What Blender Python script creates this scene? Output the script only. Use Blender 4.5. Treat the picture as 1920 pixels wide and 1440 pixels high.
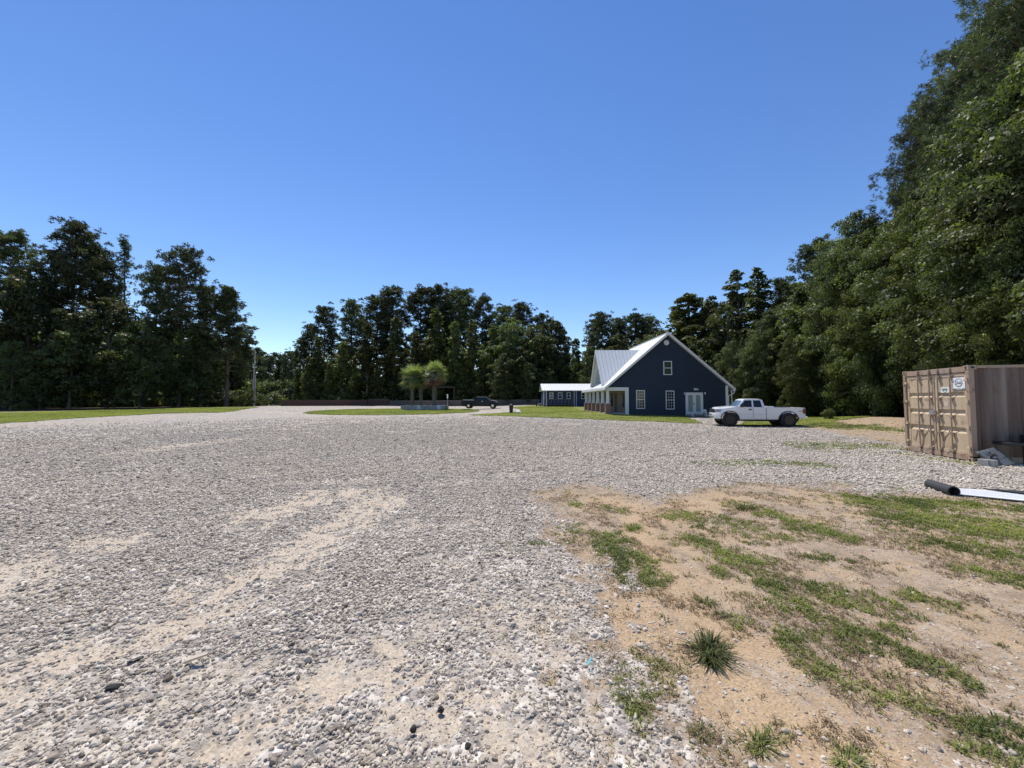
import bpy, bmesh, math, random
import numpy as np
from mathutils import Vector, Matrix
for o in list(bpy.data.objects): bpy.data.objects.remove(o)
sc = bpy.context.scene
COL = sc.collection
R = math.radians
# ------------------------------------------------------------------ camera
F = 720.0; CAMZ = 1.66; PITCH = math.atan(30 / 720.0)
cam = bpy.data.cameras.new('camera'); cam.sensor_width = 36; cam.lens = 36 * F / 1920
cam.clip_start = .05; cam.clip_end = 3000
co = bpy.data.objects.new('camera', cam); COL.objects.link(co)
co.location = (0, 0, CAMZ); co.rotation_euler = (math.pi / 2 + PITCH, 0, 0)
sc.camera = co
# ------------------------------------------------------------------ world, sun
SUN_EL = R(62); SUN_AZ = R(115)          # azimuth as a math angle in the xy plane
sd = Vector((math.cos(SUN_AZ) * math.cos(SUN_EL), math.sin(SUN_AZ) * math.cos(SUN_EL), math.sin(SUN_EL)))
w = bpy.data.worlds.new('World'); sc.world = w; w.use_nodes = True
nt = w.node_tree; nt.nodes.clear()
sky = nt.nodes.new('ShaderNodeTexSky'); sky.sky_type = 'NISHITA'; sky.sun_disc = False
sky.sun_elevation = SUN_EL; sky.sun_rotation = math.pi / 2 - SUN_AZ
sky.air_density = 1.0; sky.dust_density = 0.0; sky.ozone_density = 1.5; sky.altitude = 50
hs = nt.nodes.new('ShaderNodeHueSaturation'); hs.inputs['Saturation'].default_value = 1.22; hs.inputs['Hue'].default_value = .510
bg = nt.nodes.new('ShaderNodeBackground'); bg.inputs[1].default_value = 0.148
wo = nt.nodes.new('ShaderNodeOutputWorld')
nt.links.new(sky.outputs[0], hs.inputs['Color']); nt.links.new(hs.outputs[0], bg.inputs[0]); nt.links.new(bg.outputs[0], wo.inputs[0])
sl = bpy.data.lights.new('sun', 'SUN'); sl.energy = 4.8; sl.angle = R(.5); sl.color = (1, .94, .85)
so = bpy.data.objects.new('sun', sl); COL.objects.link(so)
so.rotation_euler = sd.to_track_quat('Z', 'Y').to_euler(); so.location = (0, 0, 60)
sc.view_settings.view_transform = 'Standard'; sc.view_settings.look = 'None'
sc.view_settings.exposure = 0.12; sc.view_settings.gamma = 1
sc.cycles.max_bounces = 6; sc.cycles.diffuse_bounces = 3; sc.cycles.transmission_bounces = 4; sc.cycles.transparent_max_bounces = 6
sc.cycles.sample_clamp_indirect = 6
# ------------------------------------------------------------------ helpers
rnd = random.Random(7)
def tag(o, label=None, cat=None, group=None, kind=None):
    if label: o['label'] = label
    if cat: o['category'] = cat
    if group: o['group'] = group
    if kind: o['kind'] = kind
    return o
def empty(name, loc=(0, 0, 0), rz=0, label=None, cat=None, group=None):
    o = bpy.data.objects.new(name, None); COL.objects.link(o); o.location = loc; o.rotation_euler = (0, 0, rz)
    o.empty_display_size = .3
    return tag(o, label, cat, group)
def link(name, me, parent=None):
    o = bpy.data.objects.new(name, me); COL.objects.link(o); o.parent = parent; return o
def copy_tree(o, parent=None):
    c = o.copy(); COL.objects.link(c); c.parent = parent
    for ch in [k for k in bpy.data.objects if k.parent == o]: copy_tree(ch, c)
    return c
def arr_mesh(name, V, Fc, mats, smooth=False):
    """fast mesh from arrays; Fc (n,k) of equal-sided faces"""
    me = bpy.data.meshes.new(name); V = np.asarray(V, np.float32); Fc = np.asarray(Fc, np.int32)
    n, k = Fc.shape
    me.vertices.add(len(V)); me.vertices.foreach_set('co', V.ravel())
    me.loops.add(n * k); me.loops.foreach_set('vertex_index', Fc.ravel())
    me.polygons.add(n); me.polygons.foreach_set('loop_start', np.arange(n, dtype=np.int32) * k)
    me.polygons.foreach_set('use_smooth', np.full(n, smooth))
    me.update(calc_edges=True)
    for m in (mats if isinstance(mats, (list, tuple)) else [mats]): me.materials.append(m)
    return me
def sstep(a, b, v):
    t = np.clip((v - a) / (b - a), 0, 1); return t * t * (3 - 2 * t)
_T = np.random.RandomState(3).rand(256, 256).astype(np.float64)
def vnoise(x, y):
    xi = np.floor(x).astype(int); yi = np.floor(y).astype(int); fx = x - xi; fy = y - yi
    fx = fx * fx * (3 - 2 * fx); fy = fy * fy * (3 - 2 * fy)
    g = lambda a, b: _T[a & 255, b & 255]
    return (g(xi, yi) * (1 - fx) + g(xi + 1, yi) * fx) * (1 - fy) + (g(xi, yi + 1) * (1 - fx) + g(xi + 1, yi + 1) * fx) * fy
def fbm(x, y, o=4):
    s = 0; a = .5; t = 0
    for i in range(o):
        s = s + a * vnoise(x * 2 ** i + 17.3 * i, y * 2 ** i + 5.1 * i); t += a; a *= .5
    return s / t
# terrain height ----------------------------------------------------
def H(x, y):
    x = np.asarray(x, float); y = np.asarray(y, float)
    h = .33 * sstep(40, 85, y) + .42 * sstep(46, 60, y) * sstep(-9, 4, x)
    h = h + .30 * np.exp(-((x - 8) / 7) ** 2 - ((y - 43) / 6) ** 2) * (1 - .5 * sstep(50, 60, y))
    h = h - .10 * np.exp(-((x - 16) / 6) ** 2 - ((y - 25) / 5) ** 2)
    h = h + .45 * np.exp(-((x - 27) / 5) ** 2 - ((y - 27) / 5) ** 2)
    h = h + .25 * np.exp(-((x + 45) / 14) ** 2 - ((y - 62) / 12) ** 2)
    return h
def ray(px, py):
    a = (px - 960) / F; b = (720 - py) / F
    return a, math.cos(PITCH) - b * math.sin(PITCH), math.sin(PITCH) + b * math.cos(PITCH)
def P(px, py, Y):
    a, c, s = ray(px, py); t = Y / c
    return Vector((a * t, Y, CAMZ + s * t))
def G(px, py):
    a, c, s = ray(px, py); z = 0.0; t = 1
    for _ in range(12):
        t = (z - CAMZ) / min(s, -1e-3); z = float(H(a * t, c * t))
    return Vector((a * t, c * t, z))
# ------------------------------------------------------------------ node helpers
class NT:
    def __init__(s, name):
        s.m = bpy.data.materials.new(name); s.m.use_nodes = True; s.t = s.m.node_tree; s.t.nodes.clear()
        s.out = s.n('ShaderNodeOutputMaterial'); s.b = s.n('ShaderNodeBsdfPrincipled'); s.l(s.b.outputs[0], s.out.inputs[0])
        s.tc = None
    def n(s, t, **k):
        nd = s.t.nodes.new(t)
        for a, v in k.items(): setattr(nd, a, v)
        return nd
    def l(s, a, b): s.t.links.new(a, b)
    def coord(s, kind='Object'):
        if not s.tc: s.tc = s.n('ShaderNodeTexCoord')
        return s.tc.outputs[kind]
    def noise(s, scale, detail=4, rough=.55, vec=None, out='Fac', stretch=None):
        v = vec or s.coord()
        if stretch:
            mp = s.n('ShaderNodeMapping'); mp.inputs['Scale'].default_value = stretch; s.l(v, mp.inputs[0]); v = mp.outputs[0]
        nd = s.n('ShaderNodeTexNoise'); nd.inputs['Scale'].default_value = scale; nd.inputs['Detail'].default_value = detail
        nd.inputs['Roughness'].default_value = rough; s.l(v, nd.inputs['Vector']); return nd.outputs[out]
    def ramp(s, fac, stops):
        r = s.n('ShaderNodeValToRGB'); s.l(fac, r.inputs[0]); e = r.color_ramp.elements
        while len(e) < len(stops): e.new(.5)
        for i, (p, c) in enumerate(stops):
            e[i].position = p; e[i].color = (c, c, c, 1) if not isinstance(c, tuple) else (*c, 1)
        return r.outputs[0]
    def mix(s, fac, a, b, mode='MIX'):
        m = s.n('ShaderNodeMix', data_type='RGBA', blend_type=mode)
        for sock, v in ((m.inputs[0], fac), (m.inputs[6], a), (m.inputs[7], b)):
            if isinstance(v, (int, float)): sock.default_value = v
            elif isinstance(v, tuple): sock.default_value = (*v, 1)
            else: s.l(v, sock)
        return m.outputs[2]
    def math(s, op, a, b=0.0, c=None):
        m = s.n('ShaderNodeMath', operation=op)
        for i, v in enumerate((a, b) if c is None else (a, b, c)):
            if isinstance(v, (int, float)): m.inputs[i].default_value = v
            else: s.l(v, m.inputs[i])
        return m.outputs[0]
    def attr(s, name, kind='GEOMETRY', out='Fac'):
        a = s.n('ShaderNodeAttribute', attribute_name=name, attribute_type=kind); return a.outputs[out]
    def bump(s, h, strength=.3, dist=.02):
        b = s.n('ShaderNodeBump'); b.inputs['Strength'].default_value = strength; b.inputs['Distance'].default_value = dist
        s.l(h, b.inputs['Height']); s.l(b.outputs[0], s.b.inputs['Normal'])
    def set(s, col=None, rough=None, metal=None, spec=None):
        if col is not None:
            if isinstance(col, tuple): s.b.inputs['Base Color'].default_value = (*col, 1)
            else: s.l(col, s.b.inputs['Base Color'])
        if rough is not None:
            if isinstance(rough, (int, float)): s.b.inputs['Roughness'].default_value = rough
            else: s.l(rough, s.b.inputs['Roughness'])
        if metal is not None: s.b.inputs['Metallic'].default_value = metal
        if spec is not None: s.b.inputs['Specular IOR Level'].default_value = spec
        return s
def simple(name, col, rough=.6, metal=0, var=.12, scale=3, spec=.5, bump=0):
    s = NT(name); n = s.noise(scale, 5)
    c = s.mix(n, tuple(x * (1 - var) for x in col), tuple(min(1, x * (1 + var)) for x in col))
    s.set(c, rough, metal, spec)
    if bump: s.bump(s.noise(scale * 8, 4), bump, .01)
    return s.m
# ------------------------------------------------------------------ mesh builder
class MB:
    def __init__(s): s.v = []; s.f = []; s.mi = []; s.cur = 0
    def add(s, vs, fs):
        b = len(s.v); s.v += [tuple(v) for v in vs]
        for f in fs: s.f.append([b + i for i in f]); s.mi.append(s.cur)
        return s
    def box(s, x0, x1, y0, y1, z0, z1, M=None):
        vs = [Vector((x, y, z)) for z in (z0, z1) for (x, y) in ((x0, y0), (x1, y0), (x1, y1), (x0, y1))]
        if M: vs = [M @ v for v in vs]
        return s.add(vs, [(3, 2, 1, 0), (4, 5, 6, 7), (0, 1, 5, 4), (1, 2, 6, 5), (2, 3, 7, 6), (3, 0, 4, 7)])
    def prism(s, pts, axis, a0, a1):
        """pts 2D polygon; axis 'y': pts=(x,z); 'x': pts=(y,z); 'z': pts=(x,y)"""
        def m(p, a): return {'y': (p[0], a, p[1]), 'x': (a, p[0], p[1]), 'z': (p[0], p[1], a)}[axis]
        n = len(pts); vs = [m(p, a0) for p in pts] + [m(p, a1) for p in pts]
        fs = [tuple(range(n))[::-1], tuple(range(n, 2 * n))] + [(i, (i + 1) % n, n + (i + 1) % n, n + i) for i in range(n)]
        return s.add(vs, fs)
    def tube(s, p, q, r0, r1=None, n=8, cap=True):
        r1 = r0 if r1 is None else r1; p = Vector(p); q = Vector(q); d = (q - p).normalized()
        u = d.orthogonal().normalized(); w_ = d.cross(u)
        vs = []
        for c, r in ((p, r0), (q, r1)):
            for k in range(n):
                a = 2 * math.pi * k / n; vs.append(c + u * math.cos(a) * r + w_ * math.sin(a) * r)
        fs = [(k, (k + 1) % n, n + (k + 1) % n, n + k) for k in range(n)]
        if cap: fs += [tuple(range(n))[::-1], tuple(range(n, 2 * n))]
        return s.add(vs, fs)
    def path(s, pts, rads, n=6):
        pts = [Vector(p) for p in pts]; m = len(pts); vs = []
        for i, p in enumerate(pts):
            d = (pts[min(i + 1, m - 1)] - pts[max(i - 1, 0)]).normalized()
            u = d.orthogonal().normalized() if abs(d.z) < .9 else Vector((1, 0, 0)).cross(d).normalized(); w_ = d.cross(u)
            for k in range(n):
                a = 2 * math.pi * k / n; vs.append(p + (u * math.cos(a) + w_ * math.sin(a)) * rads[i])
        fs = [(i * n + k, i * n + (k + 1) % n, (i + 1) * n + (k + 1) % n, (i + 1) * n + k) for i in range(m - 1) for k in range(n)]
        fs += [tuple(range(n))[::-1], tuple(range((m - 1) * n, m * n))]
        return s.add(vs, fs)
    def lathe(s, prof, c=(0, 0, 0), axis='z', n=20):
        vs = []; c = Vector(c)
        for r, h in prof:
            for k in range(n):
                a = 2 * math.pi * k / n
                vs.append(c + (Vector((r * math.cos(a), r * math.sin(a), h)) if axis == 'z' else Vector((r * math.cos(a), h, r * math.sin(a)))))
        m = len(prof)
        fs = [(i * n + k, i * n + (k + 1) % n, (i + 1) * n + (k + 1) % n, (i + 1) * n + k) for i in range(m - 1) for k in range(n)]
        fs += [tuple(range(n))[::-1], tuple(range((m - 1) * n, m * n))]
        return s.add(vs, fs)
    def build(s, name, mat, parent=None, bevel=0, smooth=False, label=None):
        me = bpy.data.meshes.new(name); me.from_pydata(s.v, [], s.f)
        mats = mat if isinstance(mat, (list, tuple)) else [mat]
        for m in mats: me.materials.append(m)
        if len(mats) > 1: me.polygons.foreach_set('material_index', s.mi)
        bm = bmesh.new(); bm.from_mesh(me); bmesh.ops.recalc_face_normals(bm, faces=bm.faces)
        if bevel: bmesh.ops.bevel(bm, geom=[e for e in bm.edges if e.is_manifold and e.calc_face_angle(0) > .5], offset=bevel, segments=2, affect='EDGES', clamp_overlap=True, profile=.6)
        bm.to_mesh(me); bm.free()
        if smooth:
            me.polygons.foreach_set('use_smooth', [True] * len(me.polygons)); me.set_sharp_from_angle(angle=R(38))
        me.update(); o = link(name, me, parent)
        if label: o['label'] = label
        return o
# ================================================================== GROUND MASKS
def pts(lst): return [G(a, b).xy for a, b in lst]
def seg_d(x, y, pl):
    d = np.full(np.shape(x), 1e9)
    for (a, b) in zip(pl[:-1], pl[1:]):
        ax, ay = a; bx, by = b; dx, dy = bx - ax, by - ay; L = dx * dx + dy * dy + 1e-9
        t = np.clip(((x - ax) * dx + (y - ay) * dy) / L, 0, 1)
        d = np.minimum(d, np.hypot(x - ax - t * dx, y - ay - t * dy))
    return d
def inpoly(x, y, pl):
    """signed distance, positive inside"""
    c = np.zeros(np.shape(x), bool); n = len(pl)
    for i in range(n):
        x1, y1 = pl[i]; x2, y2 = pl[(i + 1) % n]
        if y1 == y2: continue
        k = ((y1 > y) != (y2 > y)) & (x < (x2 - x1) * (y - y1) / (y2 - y1) + x1); c ^= k
    d = seg_d(x, y, list(pl) + [pl[0]])
    return np.where(c, d, -d)
TRACKS = [  # sandy tracks and bare patches in the gravel: pixel polyline, half width (m), strength
    ([(0, 1300), (150, 1235), (300, 1170), (420, 1110), (560, 1050), (640, 990), (720, 935)], .20, .85),
    ([(-60, 1110), (60, 1060), (150, 1035)], .30, .9), ([(500, 965), (600, 935), (660, 925)], .35, .9),
    ([(230, 850), (330, 838), (430, 825)], .45, .8), ([(330, 900), (470, 880), (620, 868)], .2, .35),
    ([(330, 1440), (450, 1370), (560, 1300), (640, 1270)], .10, 1.), ([(720, 1215), (745, 1255), (800, 1300), (900, 1340), (980, 1430)], .13, .8),
    ([(830, 1150), (960, 1140), (1000, 1200)], .12, .6), ([(640, 1010), (760, 985), (860, 985)], .14, .5),
    ([(1000, 1150), (1060, 1250), (1120, 1330), (1200, 1440)], .2, .55), ([(480, 860), (560, 850)], .5, .5),
    ([(0, 818), (150, 812)], .10, .9), ([(270, 817), (480, 803), (620, 790)], .10, .9), ([(20, 850), (200, 836)], .12, .6), ([(1760, 905), (1920, 925)], .2, .8), ([(1880, 850), (1990, 865)], .6, .6), ([(880, 779), (1000, 781)], .35, .9), ([(480, 770), (650, 778)], .8, .6)]
TRACKS = [(pts(a), b, c) for a, b, c in TRACKS]
DIRT = pts([(1010, 925), (1130, 905), (1230, 945), (1330, 918), (1440, 905), (1560, 910), (1640, 925), (1800, 925), (2200, 960),
            (2600, 1060), (2600, 1440), (1500, 1520), (1400, 1440), (1290, 1350), (1200, 1270), (1150, 1180), (1130, 1100), (1060, 1020), (1030, 960)])
DIRT2 = pts([(1500, 800), (1560, 786), (1640, 783), (1720, 780), (1990, 790), (2300, 830), (1990, 838), (1830, 838), (1700, 835), (1600, 820)])
ORANGE = [([(1235, 965), (1290, 945), (1345, 932)], .35), ([(1190, 975), (1225, 1040), (1265, 1110), (1330, 1170), (1420, 1215)], .16),
          ([(1180, 1130), (1215, 1200), (1290, 1260), (1400, 1330), (1560, 1420), (1640, 1440)], .2), ([(1130, 940), (1190, 950)], .25)]
ORANGE = [(pts(a), b) for a, b in ORANGE]
GRASS = [  # patchy grass: polyline, half width, strength
    ([(1075, 945), (1150, 955)], .12, .6), ([(1075, 1000), (1130, 1010), (1175, 1040), (1215, 1080)], .13, .9),
    ([(1265, 965), (1330, 975), (1400, 985)], .14, .8), ([(1390, 950), (1450, 965), (1550, 1000)], .14, .9),
    ([(1290, 1010), (1340, 1030), (1390, 1050), (1430, 1085), (1460, 1120)], .13, .95), ([(1300, 985), (1420, 1010), (1520, 1010)], .1, .6),
    ([(1470, 1090), (1540, 1115), (1640, 1130)], .09, .9), ([(1690, 1115), (1780, 1130)], .06, .8), ([(1360, 1075), (1410, 1095)], .06, .8),
    ([(1500, 1150), (1560, 1180), (1600, 1200)], .09, .95), ([(1490, 1190), (1540, 1240), (1600, 1285), (1680, 1300)], .085, 1.),
    ([(1640, 1190), (1720, 1230), (1780, 1270)], .1, .8), ([(1660, 1300), (1740, 1310), (1800, 1370), (1870, 1400), (1980, 1450)], .085, 1.),
    ([(1700, 1310), (1770, 1345), (1850, 1400), (1920, 1440)], .06, .9), ([(1830, 1340), (1900, 1365), (1960, 1385)], .06, .9),
    ([(1160, 1290), (1200, 1330), (1190, 1370)], .06, .7), ([(1215, 1235), (1250, 1270)], .05, .5), ([(1330, 1420), (1460, 1400)], .05, .5),
    ([(1400, 1165), (1450, 1180)], .05, .7), ([(1560, 1410), (1640, 1440)], .04, .6), ([(930, 1035), (1060, 1015)], .06, .5),
    ([(1640, 940), (1780, 945), (1990, 965), (2300, 1010)], .3, 1.), ([(1720, 975), (1850, 990), (2100, 1020)], .42, 1.), ([(1780, 1020), (1930, 1050), (2200, 1120)], .3, .95),
    ([(1590, 940), (1660, 965), (1700, 985)], .12, .7), ([(1700, 1020), (1780, 1030)], .08, .8), ([(1500, 1045), (1560, 1050)], .06, .7), ([(1860, 1075), (1990, 1100)], .12, .8),
    ([(1350, 872), (1440, 868), (1540, 873)], .3, .85), ([(1530, 838), (1620, 836), (1700, 843)], .75, 1.), ([(1690, 852), (1760, 862), (1815, 870)], .3, 1.),
    ([(1590, 882), (1680, 878)], .15, .4), ([(1490, 830), (1530, 838)], .3, .4), ([(1510, 792), (1600, 790), (1680, 800)], .9, .75), ([(1560, 803), (1650, 806)], .5, .5),
    ([(1440, 798), (1500, 796), (1560, 792)], .5, .9), ([(880, 782), (940, 781)], .2, .5), ([(1300, 795), (1460, 799)], .5, .3)]
GRASS = [(pts(a), b, c) for a, b, c in GRASS]
LAWN_LEFT = pts([(-900, 880), (-400, 826), (0, 795), (150, 784), (300, 775.5), (420, 769), (484, 764.5), (478, 762.5), (440, 763), (330, 766), (200, 769), (0, 772.5), (-400, 782), (-900, 795)])
isl0 = G(583, 771.5); isl1 = G(897, 770.5); ISL_C = ((isl0.x + isl1.x) / 2, (G(740, 778.5).y + 66.0) / 2 )
ISL_R = ((isl1.x - isl0.x) / 2, (66.0 - G(740, 778.5).y) / 2)
LAWN_HOUSE = [G(872, 778.5).xy, G(1000, 782.5).xy, G(1150, 788.5).xy, G(1322, 795).xy, G(1300, 788.5).xy, (16.8, 37.5), (24.5, 37.5), (26, 60), (14, 75), (4, 72), (-.5, 60.5), (1.0, 55), (.8, 50), (-1.2, 47.5), (-3, 44)]
LAWN_RIGHT = pts([(1380, 799), (1450, 800), (1520, 797), (1620, 788), (1760, 780), (1640, 775), (1500, 778), (1400, 790)])
def lawn_mask(x, y):
    e = (fbm(x * 1.1, y * 1.1, 4) - .5) * 1.5
    m = inpoly(x, y, LAWN_LEFT) + e
    q = (1 - np.hypot((x - ISL_C[0]) / ISL_R[0], (y - ISL_C[1]) / ISL_R[1])) * 8 + e * .6
    m = np.maximum(m, q); m = np.maximum(m, inpoly(x, y, LAWN_HOUSE) + e * .7); return np.maximum(m, inpoly(x, y, LAWN_RIGHT) + e * .8)
def masks(x, y):
    n1 = fbm(x * 1.7, y * 1.7, 4) - .5; n2 = fbm(x * 6 + 31, y * 6 + 7, 3) - .5; n3 = fbm(x * .5 + 9, y * .5, 3) - .5; n4 = fbm(x * 9 + 3, y * 9 + 77, 3) - .5
    sand = np.zeros(np.shape(x))
    for pl, wd, st in TRACKS:
        d = seg_d(x, y, pl); wd = wd * 1.45; sand = np.maximum(sand, st * (1 - sstep(wd * .2, wd * 2.1, d + n1 * wd * 2.4 + n2 * .25)) * (.45 + .55 * sstep(-.12, .06, n4)))
    sand = np.maximum(sand, .5 * sstep(.07, .26, n3 * .8 + n1 * .6 + n4 * .3 - .02))
    sd_ = inpoly(x, y, DIRT) + n1 * .9 + n2 * .3; dirt = sstep(-.75, .6, sd_ + n4 * .9)
    dirt = np.maximum(dirt, sstep(-.4, .6, inpoly(x, y, DIRT2) + n1 * 1.5) * .95)
    org = np.zeros(np.shape(x))
    for pl, wd in ORANGE:
        d = seg_d(x, y, pl); org = np.maximum(org, 1 - sstep(wd * .5, wd * 1.9, d + n1 * wd * 1.5))
    org = np.maximum(org, .5 * dirt * sstep(.08, .2, n1 + .1)) * dirt
    gr = np.zeros(np.shape(x))
    for pl, wd, st in GRASS:
        d = seg_d(x, y, pl); wd = wd * 1.12 + .01; gr = np.maximum(gr, st * (1 - sstep(wd * .3, wd * 2.5, d + n1 * wd * 3.4 + n2 * .5)))
    gr = gr * (.5 + .5 * sstep(-.13, .05, n4))
    # thin spread of weeds through the bare soil
    gr = np.maximum(gr, .5 * sstep(.09, .22, n1 * .7 + n2 * .5 + n4 * .3) * dirt * (1 - org * .7))
    return dirt, sand, org, gr
# ================================================================== MATERIALS
def mat_ground():
    s = NT('gravel_and_soil'); pos = s.coord('Object')
    v = s.n('ShaderNodeTexVoronoi'); v.inputs['Scale'].default_value = 27; s.l(pos, v.inputs['Vector'])
    v2 = s.n('ShaderNodeTexVoronoi'); v2.inputs['Scale'].default_value = 9; s.l(pos, v2.inputs['Vector'])
    bw = s.n('ShaderNodeSeparateColor'); s.l(v.outputs['Color'], bw.inputs[0])
    bw2 = s.n('ShaderNodeSeparateColor'); s.l(v2.outputs['Color'], bw2.inputs[0])
    stone = s.ramp(bw.outputs[0], [(0, (.15, .13, .11)), (.2, (.31, .28, .245)), (.6, (.48, .43, .365)), (.9, (.58, .525, .445)), (1, (.66, .60, .52))])
    big = s.ramp(bw2.outputs[1], [(0, .45), (.5, .95), (1, 1.3)])
    gr = s.mix(.75, stone, big, 'MULTIPLY')
    mid = s.ramp(s.noise(6, 9, .85), [(.3, .58), (.5, 1.0), (.7, 1.36)]); gr = s.mix(1, gr, mid, 'MULTIPLY')
    wide = s.ramp(s.noise(.13, 4, .6), [(.3, (.93, .95, 1.0)), (.55, (1, .99, .97)), (.75, (1.08, 1.0, .92))]); gr = s.mix(1, gr, wide, 'MULTIPLY')
    tr = s.ramp(s.noise(.5, 4, .6, stretch=(.35, 1.6, 1)), [(.34, .80), (.5, 1.0), (.7, 1.07)]); gr = s.mix(1, gr, tr, 'MULTIPLY')
    grain = s.ramp(s.noise(70, 5, .7), [(.25, .45), (.5, 1.0), (.75, 1.45)])
    sandc = s.mix(s.noise(3, 5), (.43, .35, .255), (.56, .47, .36)); sandc = s.mix(1, sandc, grain, 'MULTIPLY')
    peb = s.ramp(bw.outputs[1], [(.0, 0.), (.52, 0.), (.60, 1.)]); sandc = s.mix(s.math('MULTIPLY', peb, .35), sandc, stone)
    dirtc = s.mix(s.noise(2.3, 6, .6), (.30, .21, .13), (.46, .345, .225)); dirtc = s.mix(1, dirtc, grain, 'MULTIPLY')
    peb2 = s.ramp(bw.outputs[2], [(.0, 0.), (.62, 0.), (.70, 1.)]); dirtc = s.mix(s.math('MULTIPLY', peb2, .3), dirtc, stone)
    dk = s.ramp(s.noise(5, 6, .7), [(.5, 0.), (.68, .55)]); dirtc = s.mix(dk, dirtc, (.15, .115, .085)); dk2 = s.ramp(s.noise(1.6, 7, .7), [(.45, 0.), (.65, .5)]); dirtc = s.mix(dk2, dirtc, (.20, .15, .10))
    orc = s.mix(s.noise(4, 5), (.38, .26, .15), (.48, .355, .22)); orc = s.mix(1, orc, grain, 'MULTIPLY'); orc = s.mix(s.math('MULTIPLY', s.math('ADD', dk, dk2), .45), orc, (.24, .165, .10))
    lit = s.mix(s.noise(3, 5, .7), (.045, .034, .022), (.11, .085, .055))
    grs = s.mix(s.noise(9, 5, .7), (.055, .085, .02), (.13, .16, .05))
    def edge(a): return s.ramp(s.math('ADD', s.attr(a), s.math('MULTIPLY', s.math('SUBTRACT', s.noise(11, 5, .7), .5), .55)), [(.32, 0.), (.62, 1.)])
    c = s.mix(edge('sand'), gr, sandc); c = s.mix(edge('dirt'), c, dirtc); c = s.mix(edge('orange'), c, orc)
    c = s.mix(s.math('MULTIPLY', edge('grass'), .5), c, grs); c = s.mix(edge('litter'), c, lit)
    s.set(c, .92, 0, .25)
    far = s.attr('gravelly')
    d1 = s.math('MULTIPLY', s.math('SUBTRACT', 1.0, v.outputs['Distance']), far)
    h = s.math('ADD', s.math('MULTIPLY', d1, 1.0), s.math('MULTIPLY', grain, .15))
    h = s.math('ADD', h, s.math('MULTIPLY', s.noise(4, 5, .7), .9))
    s.bump(h, .65, .03); return s.m
def mat_lawn():
    s = NT('lawn_grass')
    c = s.mix(s.noise(.35, 4, .6), (.16, .19, .03), (.29, .29, .065)); c = s.mix(s.ramp(s.noise(14, 5, .75), [(.3, 0.), (.7, 1.)]), c, s.mix(s.noise(1.2, 4), (.06, .095, .02), (.26, .25, .09)))
    c = s.mix(s.ramp(s.noise(.8, 5, .7), [(.56, 0.), (.72, .6)]), c, (.32, .27, .15))
    s.set(c, .85, 0, .2); s.bump(s.noise(30, 4, .8), 1., .05); return s.m
def mat_stone():
    s = NT('crushed_stone'); t = s.attr('tint', 'INSTANCER')
    c = s.ramp(t, [(0, (.12, .095, .07)), (.04, (.28, .235, .18)), (.3, (.48, .415, .33)), (.62, (.59, .515, .42)), (.88, (.66, .58, .47)), (.97, (.74, .665, .555)), (1, (.84, .77, .66))])
    t2 = s.attr('hue', 'INSTANCER'); c = s.mix(s.ramp(t2, [(.0, .0), (1., .5)]), c, s.mix(t, (.30, .24, .19), (.52, .42, .32)))
    c = s.mix(1, c, s.ramp(s.noise(2.5, 4, .7), [(.3, .8), (.7, 1.15)]), 'MULTIPLY')
    s.set(c, .9, 0, .3); return s.m
def mat_leaf(name, dark, light, transl=.35, rough=.55):
    s = NT(name); t = s.attr('lv'); oi = s.n('ShaderNodeObjectInfo')
    c = s.mix(t, dark, light)
    h = s.n('ShaderNodeHueSaturation'); s.l(c, h.inputs['Color']); s.l(s.ramp(oi.outputs['Random'], [(0, .62), (1, 1.45)]), h.inputs['Value'])
    s.l(s.math('MULTIPLY_ADD', oi.outputs['Random'], .03, .482), h.inputs['Hue']); c = h.outputs[0]
    s.set(c, rough, 0, .35)
    tr = s.n('ShaderNodeBsdfTranslucent'); s.l(s.mix(1, c, (1.6, 1.75, .7), 'MULTIPLY'), tr.inputs[0])
    mx = s.n('ShaderNodeMixShader'); mx.inputs[0].default_value = transl
    s.l(s.b.outputs[0], mx.inputs[1]); s.l(tr.outputs[0], mx.inputs[2]); s.l(mx.outputs[0], s.out.inputs[0]); return s.m
def mat_bark(name, a, b):
    s = NT(name); n = s.noise(6, 6, .65, stretch=(1, 1, .25)); s.set(s.mix(n, a, b), .95, 0, .2); s.bump(n, .6, .05); return s.m
def mat_paint(name, col, rough=.25, coat=.6, dirt=.12):
    s = NT(name); z = s.n('ShaderNodeSeparateXYZ'); s.l(s.coord(), z.inputs[0])
    n = s.noise(7, 5, .7); lo = s.math('MULTIPLY', s.ramp(z.outputs[2], [(.35, 1.), (.95, 0.)]), n)
    s.set(s.mix(s.math('MULTIPLY', lo, dirt * 4), col, (.30, .25, .20)), rough, 0, .5); s.b.inputs['Coat Weight'].default_value = coat; s.b.inputs['Coat Roughness'].default_value = .08
    return s.m
def mat_siding(name, c1, c2, pitch=.13, axis=2):
    s = NT(name); z = s.n('ShaderNodeSeparateXYZ'); s.l(s.coord(), z.inputs[0])
    f = s.math('FRACT', s.math('DIVIDE', z.outputs[axis], pitch))
    c = s.mix(s.noise(1.3, 5, .6), c1, c2); s.set(c, .55, 0, .4)
    b = s.n('ShaderNodeBump'); b.invert = True; b.inputs['Strength'].default_value = 1; b.inputs['Distance'].default_value = .02; s.l(f, b.inputs['Height']); s.l(b.outputs[0], s.b.inputs['Normal'])
    return s.m
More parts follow.
